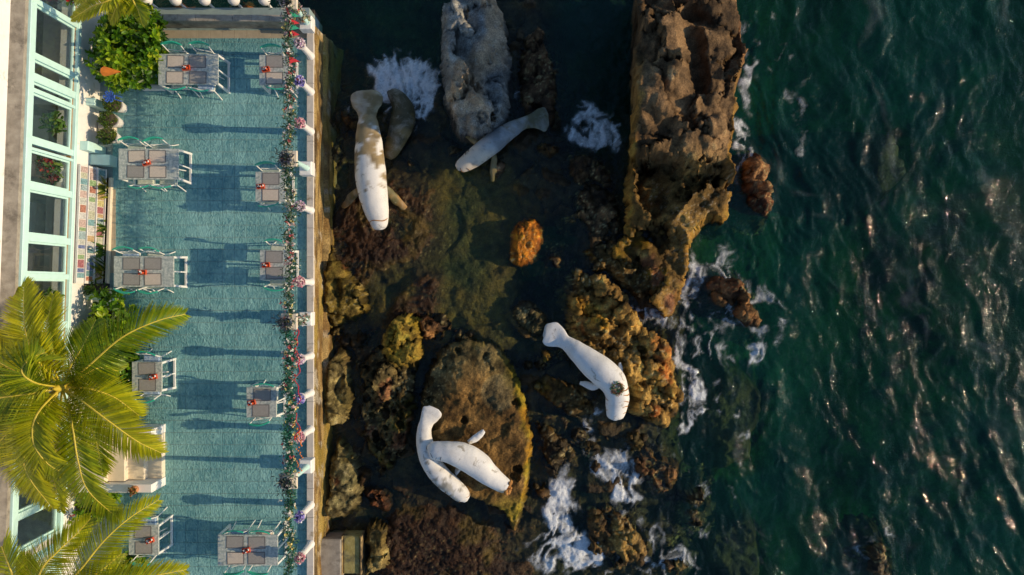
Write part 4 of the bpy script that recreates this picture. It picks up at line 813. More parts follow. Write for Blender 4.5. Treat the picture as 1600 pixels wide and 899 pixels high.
post_py = [42, 266, 498, 725, 955]; TOPZ = 1.72
def planter_post(py, label, i):
    b = W(484, py, .1); root = empty('planter_post', (WX, b.y, .1), 0, label, 'post', 'planter posts on the sea wall')
    MB().box((-.03, 0, .16), (.30, .33, .32), b=.02).build('plinth', M['white'], root)
    MB().lathe([(.075, .32), (.065, .5), (.055, 1.0), (.055, 1.5), (.075, 1.58)], (0, 0, 0), 14).build('column', M['mint'], root, True)
    MB().box((-.03, 0, 1.61), (.36, .36, .07), b=.012).build('capital', M['cream'], root)
    MB().lathe([(.11, 1.645), (.14, 1.66), (.155, 1.72), (.12, 1.72), (.11, 1.69)], (-.09, -.02, 0), 14).build('urn', M['coping'], root, True)
    MB().lathe([(.115, 1.665), (.115, 1.70)], (-.09, -.02, 0), 12).build('soil', M['soil'], root)
    rg = np.random.default_rng(80 + i); n = 130; d = rg.normal(size=(n, 3)) * [.10, .10, .05]; d[:, 2] = np.abs(d[:, 2])
    pal = np.array([(.03, .05, .05), (.05, .08, .07), (.10, .10, .16), (.16, .20, .16)])
    tag(obj('plant', leaf_mass(d + [-.10, -.03, 1.74], d + [0, 0, .08], .10, pal[rg.integers(0, 4, n)], 90 + i, .8, .25), M['leaf'], root), kind='stuff')
for i, py in enumerate(post_py[:4]):
    planter_post(py, ['mint column with planter at the top corner of the deck', 'mint column with planter, second from the top on the sea wall', 'flower wrapped column with planter halfway along the sea wall', 'mint column with planter, lowest on the sea wall'][i], i)
def garland(i, label, greens, blooms, dens, flags=(), beads=None):
    y0 = W(484, post_py[i], .1).y; y1 = W(484, post_py[i + 1], .1).y; gx = WX - .05
    root = empty('flower_garland', (gx, (y0 + y1) / 2, TOPZ), 0, label, 'garland', 'garlands between the planter posts')
    L_ = y0 - y1; rg = np.random.default_rng(100 + i)
    sag = lambda t: -.10 * 4 * t * (1 - t)
    wob = lambda t: .03 * math.sin(t * 19 + i * 2)
    MB().tube([(wob(t), L_ / 2 - t * L_, sag(t) - .02) for t in np.linspace(0, 1, 30)], .008, 5).build('wire', M['wire'], root)
    n = int(1700 * dens); t = rg.random(n); th = rg.uniform(0, 6.283, n)
    r = np.abs(rg.normal(0, .085, n)) * (.55 + .6 * (vn(t * 13, t * 0 + i, 5) * .5 + .5)) + .015
    nr = np.stack([np.cos(th), rg.normal(0, .4, n), np.sin(th)], -1)
    cen = np.stack([r * np.cos(th) + np.array([wob(q) for q in t]), L_ / 2 - t * L_, sag(t) + r * np.sin(th)], -1)
    tag(obj('foliage', leaf_mass(cen, nr, .075, np.array(greens)[rg.integers(0, len(greens), n)], 110 + i, .8, .34), M['leaf'], root), kind='stuff')
    m = int(95 * dens); t = rg.random(m); th = rg.uniform(-.3, 3.4, m); r = .06 + np.abs(rg.normal(0, .05, m)); cen = []; nr = []; cc = []
    for a, b, q in zip(t, th, r):
        p = np.array([q * math.cos(b), L_ / 2 - a * L_, sag(a) + q * math.sin(b)]); k = blooms[rg.integers(0, len(blooms))]; u = np.array([math.cos(b), 0, math.sin(b) + .3])
        for _ in range(6): cen.append(p); nr.append(u + rg.normal(0, .5, 3)); cc.append(k)
    tag(obj('blossoms', leaf_mass(np.array(cen), np.array(nr), .05, np.array(cc), 120 + i, .9, .75), M['bloom'], root), kind='stuff')
    for (py, c) in flags:
        y = W(447, py, TOPZ).y - (y0 + y1) / 2
        MB().add([(.02, y + .09, -.02), (.02, y - .09, -.02), (.23, y - .02, -.10), (.012, y + .09, -.02), (.012, y - .09, -.02), (.222, y - .02, -.103)], [(0, 1, 2), (5, 4, 3), (0, 2, 5, 3), (1, 4, 5, 2), (0, 3, 4, 1)]).build('pennant', M[c], root)
    for (pa, pb, off, c) in (beads or ()):
        bm = MB(); n = int(abs(pb - pa) / 2.6)
        for k in range(n):
            t = k / n; y = W(447, pa + (pb - pa) * t, TOPZ).y - (y0 + y1) / 2
            q = .020; p = (off + .05 * math.sin(t * 23) + .03 * math.sin(t * 51), y, -.02 - .18 * math.sin(math.pi * t)); bm.lathe([(q * .4, -q), (q, 0), (q * .4, q)], p, 5)
        tag(bm.build('bead_string', M[c], root), kind='stuff')
GR = [(.05, .13, .05), (.08, .17, .07), (.03, .10, .06), (.06, .15, .06), (.40, .43, .34)]; GT = [(.015, .14, .08), (.02, .20, .12), (.03, .11, .06), (.10, .28, .18)]
BL = [(.75, .72, .62), (.72, .68, .55), (.75, .62, .22), (.7, .66, .6), (.45, .10, .10), (.65, .42, .40)]
garland(0, 'garland with red and green pennants, top stretch by the end wall', GR, BL, .9, [(12, 'flag_red'), (22, 'flag_green'), (33, 'flag_red'), (41, 'flag_green'), (51, 'flag_red'), (93, 'flag_red')])
garland(1, 'white flowered leafy garland, second stretch from the top', GR, BL, 1.0)
garland(2, 'dense green garland with red bead strings, third stretch from the top', GT, BL, 1.35, (), [(512, 690, .16, 'flag_red'), (515, 575, .10, 'flag_red'), (670, 745, .20, 'orange')])
garland(3, 'pale flowered garland, bottom stretch of the deck', GR[:3] + GT, BL[:4], 1.0)
def wrap(i, label):
    y = W(484, post_py[i], .1).y; root = empty('flower_wrap', (WX, y, .5), 0, label, 'garland'); rg = np.random.default_rng(140 + i); n = 420
    t = rg.random(n); a = t * 16; cen = np.stack([.075 * np.cos(a), .075 * np.sin(a), t * 1.1], -1) + rg.normal(0, .025, (n, 3)); nr = np.stack([np.cos(a), np.sin(a), 0 * a + .3], -1)
    pal = np.array(GR + BL); tag(obj('foliage', leaf_mass(cen, nr, .07, pal[rg.integers(0, len(pal), n)], 150 + i, .8, .5), M['leaf'], root), kind='stuff')
    MB().tube([(.07 * math.cos(q * 16), .07 * math.sin(q * 16), q * 1.1) for q in np.linspace(0, 1, 60)], .008, 4).build('wire', M['wire'], root)
wrap(0, 'flowers twined round the corner column at the top'); wrap(2, 'flowers twined round the middle column of the sea wall')

# ------------------------------------------------------------------ tables, chairs, place settings
TZ = .75
def make_table(L_, D_):
    root = empty('dining_table')
    MB().box((0, 0, TZ - .015), (L_, D_, .03), b=.005).build('tabletop', M['tabletop'], root)
    MB().box((0, 0, TZ - .055), (L_ - .05, D_ - .05, .05)).build('apron', M['chair_white'], root)
    for sx in (-1, 1):
        for sy in (-1, 1): MB().bar((sx * (L_ / 2 - .025), sy * (D_ / 2 - .03), TZ - .03), (sx * (L_ / 2 - .015), sy * (D_ / 2 + .0), 0), .05, .045).build('leg', M['chair_white'], root)
        MB().bar((sx * (L_ / 2 - .02), -D_ / 2 + .02, .035), (sx * (L_ / 2 - .02), D_ / 2 - .02, .035), .045, .05).build('foot_rail', M['chair_white'], root)
        MB().bar((sx * (L_ / 2 - .022), 0, .05), (sx * (L_ / 2 - .022), 0, TZ - .06), .03, .03).build('strut', M['chair_white'], root)
    return root
big_t = make_table(1.44, .74); small_t = make_table(.72, .72)
def make_chair():
    """faces +y, origin on the floor under the seat centre"""
    root = empty('chair'); w2 = .21; wm = M['chair_white']
    for sx in (-1, 1):
        MB().tube([(sx * w2, .20, .44), (sx * (w2 + .01), .215, .2), (sx * (w2 + .02), .23, 0)], .014, 8).build('leg', wm, root, True)
        MB().tube([(sx * w2, -.19, .44), (sx * (w2 + .01), -.23, .22), (sx * (w2 + .03), -.29, 0)], .014, 8).build('leg', wm, root, True)
        MB().tube([(sx * w2, -.19, .44), (sx * (w2 + .005), -.215, .62), (sx * (w2 + .012), -.26, .84)], .014, 8).build('back_post', wm, root, True)
        MB().tube([(sx * w2, .2, .44), (sx * w2, -.19, .44)], .013, 6).build('seat_rail', wm, root, True)
    MB().box((0, 0, .452), (.42, .41, .02), b=.006).build('seat', M['sling'], root)
    MB().tube([(-w2 * .9, -.215, .46), (w2 * .9, -.225, .60)], .008, 5).build('back_brace', wm, root)
    MB().tube([(w2 * .9, -.215, .46), (-w2 * .9, -.225, .60)], .008, 5).build('back_brace', wm, root)
    v = []; f = []; n = 13                                   # broad curved green top rail
    for k in range(n):
        t = k / (n - 1) * 2 - 1; x = t * (w2 + .035); y = -.262 - .055 * (1 - t * t); hh = .018 + .028 * (1 - t * t); th = .014
        for (dy, dz) in ((-th, -hh), (th, -hh), (th, hh), (-th, hh)): v.append((x, y + dy - .3 * dz * .6, .845 + dz))
    for k in range(n - 1):
        for q in range(4): f.append((4 * k + q, 4 * k + (q + 1) % 4, 4 * k + 4 + (q + 1) % 4, 4 * k + 4 + q))
    f += [(3, 2, 1, 0), tuple(4 * (n - 1) + q for q in range(4))]
    MB().add(v, f).build('top_rail', M['green_rail'], root, True)
    return root
chair0 = make_chair()
cush = {}
for nm in ('cushion_blue', 'cushion_red', 'cushion_pale'):
    cush[nm] = MB().box((0, 0, .02), (.38, .36, .045), b=.018).mesh('cushion'); cush[nm].materials.append(M[nm])
def placemat_mesh(c):
    o = MB().box((0, 0, .003), (.40, .28, .006), b=.002).mesh('placemat'); o.materials.append(M[c]); return o
PM = {c: placemat_mesh(c) for c in ('mat_tan', 'mat_grey')}
PE = MB()
for s in (-1, 1):
    PE.box((0, s * .137, .0045), (.41, .018, .009)); PE.box((s * .198, 0, .0042), (.018, .256, .0085))
PEm = PE.mesh('border'); PEm.materials.append(M['mat_edge'])
def caddy(p, label, rz, i):
    root = empty('condiment_caddy', p, rz, label, 'caddy', 'condiment caddies on the tables')
    root.scale = (1.1, 1.15, 1.0)
    MB().box((0, 0, .008), (.16, .10, .016), b=.003).box((0, .046, .045), (.16, .008, .06)).box((0, -.046, .045), (.16, .008, .06)).box((.076, 0, .045), (.008, .084, .06)).box((-.076, 0, .045), (.008, .084, .06)).build('tray', M['red_plastic'], root)
    for k, (x, c, h) in enumerate([(-.04, 'pot_white', .10), (.03, 'red_plastic', .13), (.055, 'pot_white', .08)][: 2 + i % 2]):
        b = MB().lathe([(.022, .017), (.024, .02), (.024, h), (.012, h + .03)], (x, (-1) ** k * .012, 0), 10).build('bottle', M[c], root, True)
        MB().lathe([(.013, h + .031), (.013, h + .05)], (x, (-1) ** k * .012, 0), 8).build('lid', M['iron_black'] if k != 1 else M['pot_white'], b)
used = {'big': False, 'small': False, 'chair': False}
def setup(kind, rect, desc, top, bot, mats_, cadd, cush_, i, rz=0):
    """rect: the tabletop in photo pixels; top/bot: list of (x offset m, gap m) for the chairs on each long side"""
    a = W(rect[0], rect[1], TZ); b = W(rect[2], rect[3], TZ); cx, cy = (a.x + b.x) / 2, (a.y + b.y) / 2; D = .37 if kind == 'big' else .36
    proto = big_t if kind == 'big' else small_t
    t = proto if not used[kind] else copy_tree(proto); used[kind] = True; t.location = (cx, cy, 0); t.rotation_euler = (0, 0, rz)
    tag(t, f'grey stone topped {"four" if kind == "big" else "two"}-seat table {desc}', 'table', 'dining tables on the deck')
    n = 0
    for side, lst in (('upper', top), ('lower', bot)):
        for k, (dx, gap) in enumerate(lst):
            c = chair0 if not used['chair'] else copy_tree(chair0); used['chair'] = True; sg = 1 if side == 'upper' else -1
            c.location = (cx + dx, cy + sg * (D + gap - .27), 0); c.rotation_euler = (0, 0, (math.pi if sg == 1 else 0) + random.uniform(-.14, .14) + rz)
            where = f'{side} side' if len(lst) == 1 else f'{side} {"left" if k == 0 else "right"}'
            tag(c, f'green-railed white chair, {where} of the table {desc}', 'chair', 'chairs round the deck tables')
            cu = cush_[n % len(cush_)]; n += 1
            if cu:
                o = obj('seat_cushion', cush[cu], None, None, (c.location.x, c.location.y + sg * .0, .464), (0, 0, c.rotation_euler.z)); tag(o, f'{cu[8:]} cushion, {where} chair of the table {desc}', 'cushion', 'cushions')
    slots = [(-.30, .19), (.22, .19), (-.30, -.19), (.22, -.19)] if kind == 'big' else [(0, .19), (0, -.19)]
    names = ['upper left', 'upper right', 'lower left', 'lower right'] if kind == 'big' else ['upper', 'lower']
    for (dx, dy), mc, nm in zip(slots, mats_, names):
        o = obj('placemat', PM[mc], None, None, (cx + dx + random.uniform(-.02, .02), cy + dy + random.uniform(-.01, .01), TZ + .0005), (0, 0, random.uniform(-.03, .03)))
        tag(o, f'{"tan" if mc == "mat_tan" else "grey"} woven placemat, {nm} of the table {desc}', 'placemat', 'placemats on the deck tables'); obj('border', PEm, None, o)
    caddy((cx + cadd[0], cy + cadd[1], TZ + .001), f'red condiment caddy on the table {desc}', cadd[2], i)
g, t_ = 'mat_grey', 'mat_tan'; cb, crd, cp = 'cushion_blue', 'cushion_red', 'cushion_pale'
setup('big', (247, 84, 341, 133), 'beside the big leafy bush', [(-.38, .20), (.27, .20)], [(-.28, .10), (.32, .13)], [t_, g, t_, g], (-.03, .02, .1), [None, None, cp, cb], 0)
setup('big', (185, 232, 279, 281), 'beside the mint pier', [(-.43, .20), (.18, .19)], [(-.20, .17), (.34, .17)], [t_, t_, g, t_], (-.03, .02, .3), [None, None, cp, cp], 1)
setup('big', (177, 400, 272, 449), 'below the display rack', [(-.45, .16), (.14, .15)], [(-.38, .09), (.16, .10)], [g, g, g, t_], (-.01, -.02, .0), [cb, cp, None, None], 2)
setup('big', (340, 836, 434, 884), 'at the bottom edge of the deck', [(-.30, .08), (.30, .08)], [(-.34, .13), (.30, .13)], [g, g, t_, g], (-.02, .01, .2), [cb, crd, None, None], 3)
setup('small', (405, 86, 452, 133), 'behind the pennant garland', [(-.05, .16)], [(.1, .08)], [g, t_], (-.19, .0, .2), [None, cp], 4)
setup('small', (399, 268, 446, 316), 'behind the second garland', [(-.08, .16)], [(-.05, .08)], [g, t_], (-.22, .0, .1), [None, None], 5)
setup('small', (406, 391, 453, 438), 'between the second and third columns', [(.0, .20)], [(.02, .2)], [g, g], (-.2, .0, .1), [cp, cp], 6)
setup('small', (206, 566, 253, 612), 'beside the tall palm', [(-.03, .20)], [(-.02, .19)], [g, g], (.17, .0, .2), [cb, cb], 7)
setup('small', (385, 605, 432, 653), 'beside the red bead strings', [(.08, .05)], [(-.05, .12)], [g, g], (-.22, .0, .2), [cp, None], 8)
setup('small', (201, 820, 248, 868), 'under the lower palm fronds', [(-.02, .18)], [(-.02, .16)], [g, g], (.17, .0, .3), [cb, None], 9)
# ------------------------------------------------------------------ the building on the left
bld = empty('restaurant_building', (-10.48, 0, 0), R(-2.11), 'white building with mint framed windows and a concrete ledge on the left', 'building')
def bp(name, c, d, m, par=None, b=0): return MB().box(c, d, b=b).build(name, M[m], par or bld)
def span(x0, x1, y0, y1, z0, z1): return ((x0 + x1) / 2, (y0 + y1) / 2, (z0 + z1) / 2), (x1 - x0, y1 - y0, z1 - z0)
def bs(name, x0, x1, y0, y1, z0, z1, m, par=None, b=0): return bp(name, *span(x0, x1, y0, y1, z0, z1), m, par, b)
bs('wall', -.15, 0, -3.3, 9.5, 0, .95, 'white'); bs('wall', -.15, 0, -10, -4.95, 0, .95, 'white')
bs('window_sill', -.13, .05, -3.3, 9.5, .952, 1.05, 'mint', b=.01); bs('window_sill', -.13, .05, -10, -4.95, .952, 1.05, 'mint', b=.01)
bs('sill_trim', -.12, -.03, -3.3, 9.5, 1.052, 1.08, 'wood')
bs('top_rail', -.13, .04, -10, 9.5, 2.58, 2.76, 'mint', b=.01)
bs('ledge', -.52, -.02, -10, 9.5, 2.765, 2.87, 'concrete'); bs('upper_wall', -.62, -.33, -10, 9.5, 2.872, 4.2, 'white')
bs('ceiling', -4.5, -.504, -10, 9.5, 2.77, 2.868, 'white'); bs('back_wall', -4.6, -4.5, -10, 9.5, 0, 2.77, 'counter')
bs('interior_floor', -4.5, -.154, -10, 9.5, -.03, .0, 'dark_room')
ys = [(9.4, .12), (7.4, .10), (6.17, .11), (4.99, .12), (4.53, .16), (4.25, .07), (3.17, .14), (3.0, .06), (2.19, .15), (1.08, .15), (.25, .12), (-.87, .15), (-1.98, .12), (-3.25, .13), (-4.95, .14), (-5.75, .07), (-6.1, .10), (-6.55, .08), (-7.6, .12), (-9.0, .12)]
for (y, wd) in ys: bs('mullion', -.11, .025, y - wd / 2, y + wd / 2, (1.052 if not -4.9 < y < -3.3 else .7), 2.578, 'mint', b=.006)
for (a, wa), (b, wb) in zip(ys[:-1], ys[1:]):
    y1, y0 = a - wa / 2 - .002, b + wb / 2 + .002
    if y1 - y0 < .12: continue
    door = -4.9 < (y0 + y1) / 2 < -3.3; zb = .70 if door else 1.084; c = ((y0 + y1) / 2)
    f = MB(); t = .045
    f.box((-.06, y0 + t / 2, (zb + 2.57) / 2), (.05, t, 2.57 - zb)); f.box((-.06, y1 - t / 2, (zb + 2.57) / 2), (.05, t, 2.57 - zb))
    f.box((-.06, c, zb + t / 2), (.048, y1 - y0 - 2 * t, t)); f.box((-.06, c, 2.57 - t / 2), (.048, y1 - y0 - 2 * t, t))
    wdw = f.build('door' if door else 'window', M['mint'], bld)
    if -6.6 < c < -5.8: bs('panel', -.07, -.05, y0 + t, y1 - t, zb + t, 2.57 - t, 'cream', wdw)
    else: bs('pane', -.066, -.060, y0 + t, y1 - t, zb + t, 2.57 - t, 'glass', wdw)
    if door: MB().tube([(-.02, y1 - .12, 1.6), (.03, y1 - .12, 1.62), (.03, y1 - .12, 1.82), (-.02, y1 - .12, 1.84)], .012, 6).build('handle', M['iron_black'], wdw)
bs('mint_pier', 0.002, .20, 3.3, 3.52, 0, .78, 'mint', b=.01); bs('mint_pier', 0.002, .50, 3.02, 3.28, 0, .34, 'mint', b=.01); bs('mint_pier', .002, .22, 4.42, 4.6, 0, .6, 'mint', b=.01)
bs('mint_pier', .002, .34, -.30, -.08, 0, .3, 'mint', b=.01)
def inner(name, label, cat, x0, x1, y0, y1, z0, z1, m, lip=None):
    root = empty(name, bld.matrix_world @ Vector((0, 0, 0)), 0, label, cat); root.location = bld.location; root.rotation_euler = bld.rotation_euler
    bs('body', x0 + .03, x1 - .03, y0 + .03, y1 - .03, z0, z1 - .04, m, root); bs('top', x0, x1, y0, y1, z1 - .038, z1, lip or m, root, .006)
    return root
inner('counter', 'long pale counter behind the windows', 'counter', -.78, -.30, -.8, 2.9, .002, .74, 'counter')
inner('counter', 'pale counter behind the uppermost windows', 'counter', -1.0, -.55, 4.7, 6.6, .002, .74, 'counter')
inner('tall_pillar', 'tall white pillar behind the uppermost windows', 'cabinet', -1.45, -1.15, 5.2, 5.5, .002, 2.7, 'white')  # a pillar of the room, boxed from floor to ceiling
inner('cabinet', 'low white cabinet behind the narrow upper window', 'cabinet', -1.3, -.6, 4.35, 4.68, .002, .78, 'white')
inner('cabinet', 'white cabinet seen behind the middle window', 'cabinet', -2.0, -1.15, 1.25, 2.05, .002, .82, 'white')
inner('cabinet', 'grey white cabinet behind the plant window', 'cabinet', -1.6, -.8, 3.3, 4.1, .002, .7, 'white')
def foliage_ball(c, rad, n, size, pal, seed, name='foliage', parent=None, width=.5, shell=.6, spread=.8, rosette=0, squash=True):
    rg = np.random.default_rng(seed); d = rg.normal(size=(n, 3)); d /= np.linalg.norm(d, axis=1, keepdims=True)
    r = shell + (1 - shell) * rg.random((n, 1)) ** .6
    lump = 1 + .22 * np.stack([fbm(d[:, 0] * 1.6 + seed, d[:, 1] * 1.6 + d[:, 2], 3, seed)] * 3, -1)
    p = d * r * lump * np.asarray(rad)
    if rosette:
        p = np.repeat(p, rosette, 0); d2 = np.repeat(d, rosette, 0)
    else: d2 = d
    d2 = d2 + [0, 0, .5]; cl = np.array(pal)[rg.integers(0, len(pal), n)]
    if rosette: cl = np.repeat(cl, rosette, 0)
    me = leaf_mass(p + np.asarray(c), d2, size, cl, seed + 1, spread, width)
    return tag(obj(name, me, M['leaf'], parent), kind='stuff')
def pot_plant(p, label, h, pr, pal, seed, n, size, rad, cat='potted plant', off=(0, 0), flower=None, group=None):
    root = empty('potted_plant', p, 0, label, cat, group)
    MB().lathe([(pr * .7, 0), (pr * .95, h * .7), (pr, h), (pr * .86, h), (pr * .84, h - .03)], (0, 0, 0), 14).build('pot', M['pot_white'], root, True)
    MB().lathe([(pr * .83, h - .06), (pr * .83, h - .02)], (0, 0, 0), 12).build('soil', M['soil'], root)
    MB().tube([(0, 0, h - .03), (off[0] * .5, off[1] * .5, h + rad[2] * .5), (off[0], off[1], h + rad[2])], .012, 5).build('stem', M['bark'], root)
    foliage_ball((off[0], off[1], h + rad[2] * .9), rad, n, size, pal, seed, parent=root)
    if flower: foliage_ball((off[0] * 1.2, off[1], h + rad[2] * 1.45), (rad[0] * .8, rad[1] * .8, rad[2] * .6), n // 2, size * .7, flower, seed + 3, 'blossoms', root, .8)
LG = [(.07, .16, .02), (.10, .21, .03), (.05, .12, .02), (.14, .25, .04), (.20, .28, .05)]
sb = lambda y, x=-.24: bld.location + Matrix.Rotation(R(-2.11), 3, 'Z') @ Vector((x, y, 1.085))
bs('inner_sill', -.36, -.135, -3.3, 9.4, 1.02, 1.08, 'white')
RED = [(.55, .02, .02), (.65, .06, .03), (.35, .01, .03)]
pot_plant(sb(3.80), 'green leafy pot plant inside the window above the red flowers', .16, .10, LG, 201, 120, .13, (.22, .2, .24))
pot_plant(sb(2.80), 'red flowered pot plant inside the window, upper of two pots', .18, .11, LG, 205, 150, .12, (.22, .2, .26), flower=RED)
pot_plant(sb(2.52), 'small dark red pot plant, lower of two pots at the window', .15, .09, [(.05, .10, .03), (.10, .16, .04), (.16, .04, .03)], 209, 90, .10, (.16, .14, .18), flower=[(.25, .02, .03), (.4, .03, .03)])
pot_plant(sb(-.25), 'pot plant inside the window behind the palm, upper', .15, .10, LG, 212, 90, .11, (.2, .16, .2)); pot_plant(sb(-.60), 'pot plant inside the window behind the palm, lower', .15, .10, LG, 213, 90, .11, (.2, .16, .2))
pot_plant(sb(6.85, .20) - Vector((0, 0, 0.03)), 'red flowered bush in the top left window', .15, .12, LG, 215, 200, .14, (.3, .3, .3), flower=RED)
bs('flower_shelf', .052, .36, 6.55, 7.15, 1.0, 1.05, 'mint')
# display rack under the windows, with rows of coloured picture cards
rk = empty('display_rack', bld.location, 0, 'sloping rack of coloured picture cards under the windows', 'display rack'); rk.rotation_euler = bld.rotation_euler
sl_v = Vector((.20, 0, -.78)); sl_o = Vector((.035, 0, .86))
def on_slope(t, y, lift=0): n = Vector((.78, 0, .20)).normalized(); return sl_o + sl_v * t + Vector((0, y, 0)) + n * lift
def slab(t0, t1, y0, y1, th, name, m, par, lift=0):
    v = [on_slope(t, y, l) for l in (lift, lift + th) for (t, y) in ((t0, y0), (t1, y0), (t1, y1), (t0, y1))]
    return MB().add(v, [(0, 1, 2, 3), (7, 6, 5, 4), (0, 4, 5, 1), (1, 5, 6, 2), (2, 6, 7, 3), (3, 7, 4, 0)]).build(name, M[m], par)
slab(0, 1, .10, 2.95, .012, 'back_board', 'counter', rk)
for t in (.0, .33, .66, .985): slab(t, t + .02, .10, 2.95, .05, 'shelf', 'white', rk, .013)
cols = [(.70, .70, .60), (.20, .45, .48), (.65, .42, .16), (.60, .20, .10), (.12, .18, .42), (.70, .60, .20), (.30, .48, .18), (.72, .50, .42), (.10, .28, .30), (.78, .76, .70), (.45, .10, .12), (.40, .55, .55), (.66, .66, .45)]
for k, c in enumerate(cols): mat(f'card_{k}', c, rough=.45, var=.7, scale=30, bump=0, c2=tuple(min(.85, q * .8 + .12) for q in c))
rc = random.Random(11)
for r_ in range(3):
    y = 2.92
    while y > .28:
        wd = rc.uniform(.09, .21); hh = rc.uniform(.20, .29)
        slab(r_ * .33 + .31 - hh, r_ * .33 + .31, y - wd, y - .012, rc.uniform(.006, .03), 'picture_card', f'card_{rc.randrange(len(cols))}', rk, .014); y -= wd
kb = empty('kerb', bld.location, 0, 'cream kerb in front of the display rack', 'kerb'); kb.rotation_euler = bld.rotation_euler
bs('edging', .345, .42, .12, 2.75, 0, .10, 'cream', kb, .01); bs('bed', .26, .344, .12, 2.75, .0, .03, 'soil', kb)
def blade_plant(p, label, n, h, seed, pal):
    root = empty('blade_plant', p, 0, label, 'plant'); rg = np.random.default_rng(seed); V = []; F = []; A = []
    for k in range(n):
        a = rg.uniform(0, 6.28); l = h * rg.uniform(.6, 1.1); o = np.array([rg.normal(0, .03), rg.normal(0, .10), 0]); d = np.array([math.cos(a) * .25, math.sin(a) * .35, 1.0]); b = np.array([-math.sin(a), math.cos(a), 0]) * rg.uniform(.02, .035)
        i = len(V); c = np.array(pal[rg.integers(0, len(pal))])
        for t, wv in ((0, .7), (.5, 1), (1, .08)):
            q = o + d * l * t + np.array([math.cos(a), math.sin(a), 0]) * .12 * t * t * l; V += [q - b * wv, q + b * wv]; A += [c, c]
        F += [(i, i + 1, i + 3, i + 2), (i + 2, i + 3, i + 5, i + 4)]
    tag(obj('blades', np_mesh('blades', np.array(V), F, False, np.array(A)), M['leaf'], root), kind='stuff')
    MB().lathe([(.05, -.02), (.06, .02), (.02, .04)], (0, 0, 0), 8).build('root_clump', M['soil'], root)
YG = [(.30, .32, .03), (.18, .26, .03), (.42, .36, .04), (.10, .18, .03)]
lw = lambda x, y, z=0: bld.location + Matrix.Rotation(R(-2.11), 3, 'Z') @ Vector((x, y, z))
for k, (y, h, lb) in enumerate([(2.45, .45, 'yellow green blade plant at the top of the display bed'), (1.5, .35, 'short green blade plant midway along the display bed'), (.95, .40, 'dark green blade plant in the display bed'), (.42, .55, 'tall yellow blade plant at the bottom of the display bed')]): blade_plant(lw(.30, y, .03), lb, 22, h, 300 + k, YG if k in (0, 3) else LG)
tr = empty('planter_trough', lw(.22, -.02), R(-2.11), 'black planter trough with ferny leaves below the display rack', 'planter')
MB().box((0, 0, .15), (.40, .26, .30), b=.01).build('box', M['iron_black'], tr); foliage_ball((-.02, .0, .32), (.2, .14, .10), 70, .16, LG, 310, parent=tr, width=.3)
# three clipped balls in white pots
for k, (px, py) in enumerate([(193, 170), (187, 193), (185, 218)]):
    p = W(px, py, 0); root = empty('topiary', p, 0, f'clipped green ball in a white pot, {["uppermost", "middle", "lowest"][k]} of three by the wall', 'topiary', 'topiary balls by the wall')
    MB().lathe([(.11, 0), (.15, .24), (.165, .34), (.135, .34), (.13, .31)], (0, 0, 0), 16).build('pot', M['pot_white'], root, True)
    MB().lathe([(.03, .24), (.12, .34), (.165, .47), (.12, .60), (.02, .64)], (0, 0, 0), 12).build('core', M['soil'], root, True)
    foliage_ball((-.03, 0, .49), (.185, .185, .17), 900, .045, [(.08, .16, .015), (.12, .22, .02), (.05, .09, .012), (.20, .22, .03)], 320 + k, parent=root, shell=.85)
bc = empty('crate', W(170, 205, 0), 0, 'low pinkish crate behind the topiary pots', 'crate')
MB().box((0, 0, .06), (.42, .34, .12), b=.01).build('body', M['cream'], bc); MB().box((0, 0, .128), (.34, .26, .014)).build('lid', M['coping'], bc)
# ------------------------------------------------------------------ bushes
def bush(p, label, rad, n, size, pal, seed, ros=6, width=.5):
    root = empty('bush', p, 0, label, 'bush'); foliage_ball((0, 0, rad[2] * .95), rad, n, size, pal, seed, parent=root, rosette=ros, width=width, shell=.45, spread=1.0)
    rg = random.Random(seed); b = MB()
    for k in range(9):
        a = rg.uniform(0, 6.28); x, y = rad[0] * .6 * math.cos(a), rad[1] * .6 * math.sin(a); b.tube([(x * .1, y * .1, 0), (x * .5, y * .5, rad[2] * .5), (x, y, rad[2] * 1.1)], [.03, .022, .01], 6)
    tag(b.build('stems', M['bark'], root), kind='stuff')
BG = [(.15, .30, .008), (.24, .40, .010), (.06, .16, .006), (.30, .46, .012), (.40, .50, .02), (.035, .09, .006), (.10, .24, .008)]
bush(W(218, 92, 0) + Vector((.12, .06, 0)), 'big glossy leafed bush at the top of the deck', (.86, 1.16, .72), 680, .15, BG, 330, 7)
bush(W(196, 510, 0) + Vector((-.12, 0, 0)), 'leafy bush growing between the windows and the tall palm', (.50, .85, .55), 300, .15, BG, 340, 6)
bush(W(215, 560, 0) + Vector((-.2, -.15, .1)), 'dark leafy bush round the foot of the tall palm', (.42, .95, .42), 260, .13, BG[:3] + BG[5:], 350, 6)
bush(W(225, 885, 0) + Vector((-.2, 0, 0)), 'small bush at the bottom below the lower table', (.45, .5, .4), 150, .13, BG, 360, 6)
bush(W(160, 780, 0), 'dark bush below the stairs under the fronds', (.5, .45, .45), 150, .13, BG[:3], 365, 6)
kp = empty('planter_edging', W(258, 138, 0), 0, 'short white planter edge at the foot of the big bush', 'planter'); MB().box((-.25, 0, .05), (.55, .14, .10), b=.01).build('edge', M['white'], kp); MB().box((-.25, 0, .108), (.50, .09, .012)).build('cap', M['white'], kp)
oc = empty('paper_cone', W(163, 112, 1.55), 0, 'bright orange pointed cone on the big bush', 'decoration')
MB().lathe([(.012, .42), (.055, .25), (.10, .08), (.115, 0), (.07, -.06), (.02, -.09)], (0, 0, 0), 7).build('cone', M['orange'], oc); oc.rotation_euler = (0, R(78), R(-4))
MB().tube([(0, 0, -.08), (0, 0, -.2)], .008, 5).build('stalk', M['bark'], oc)
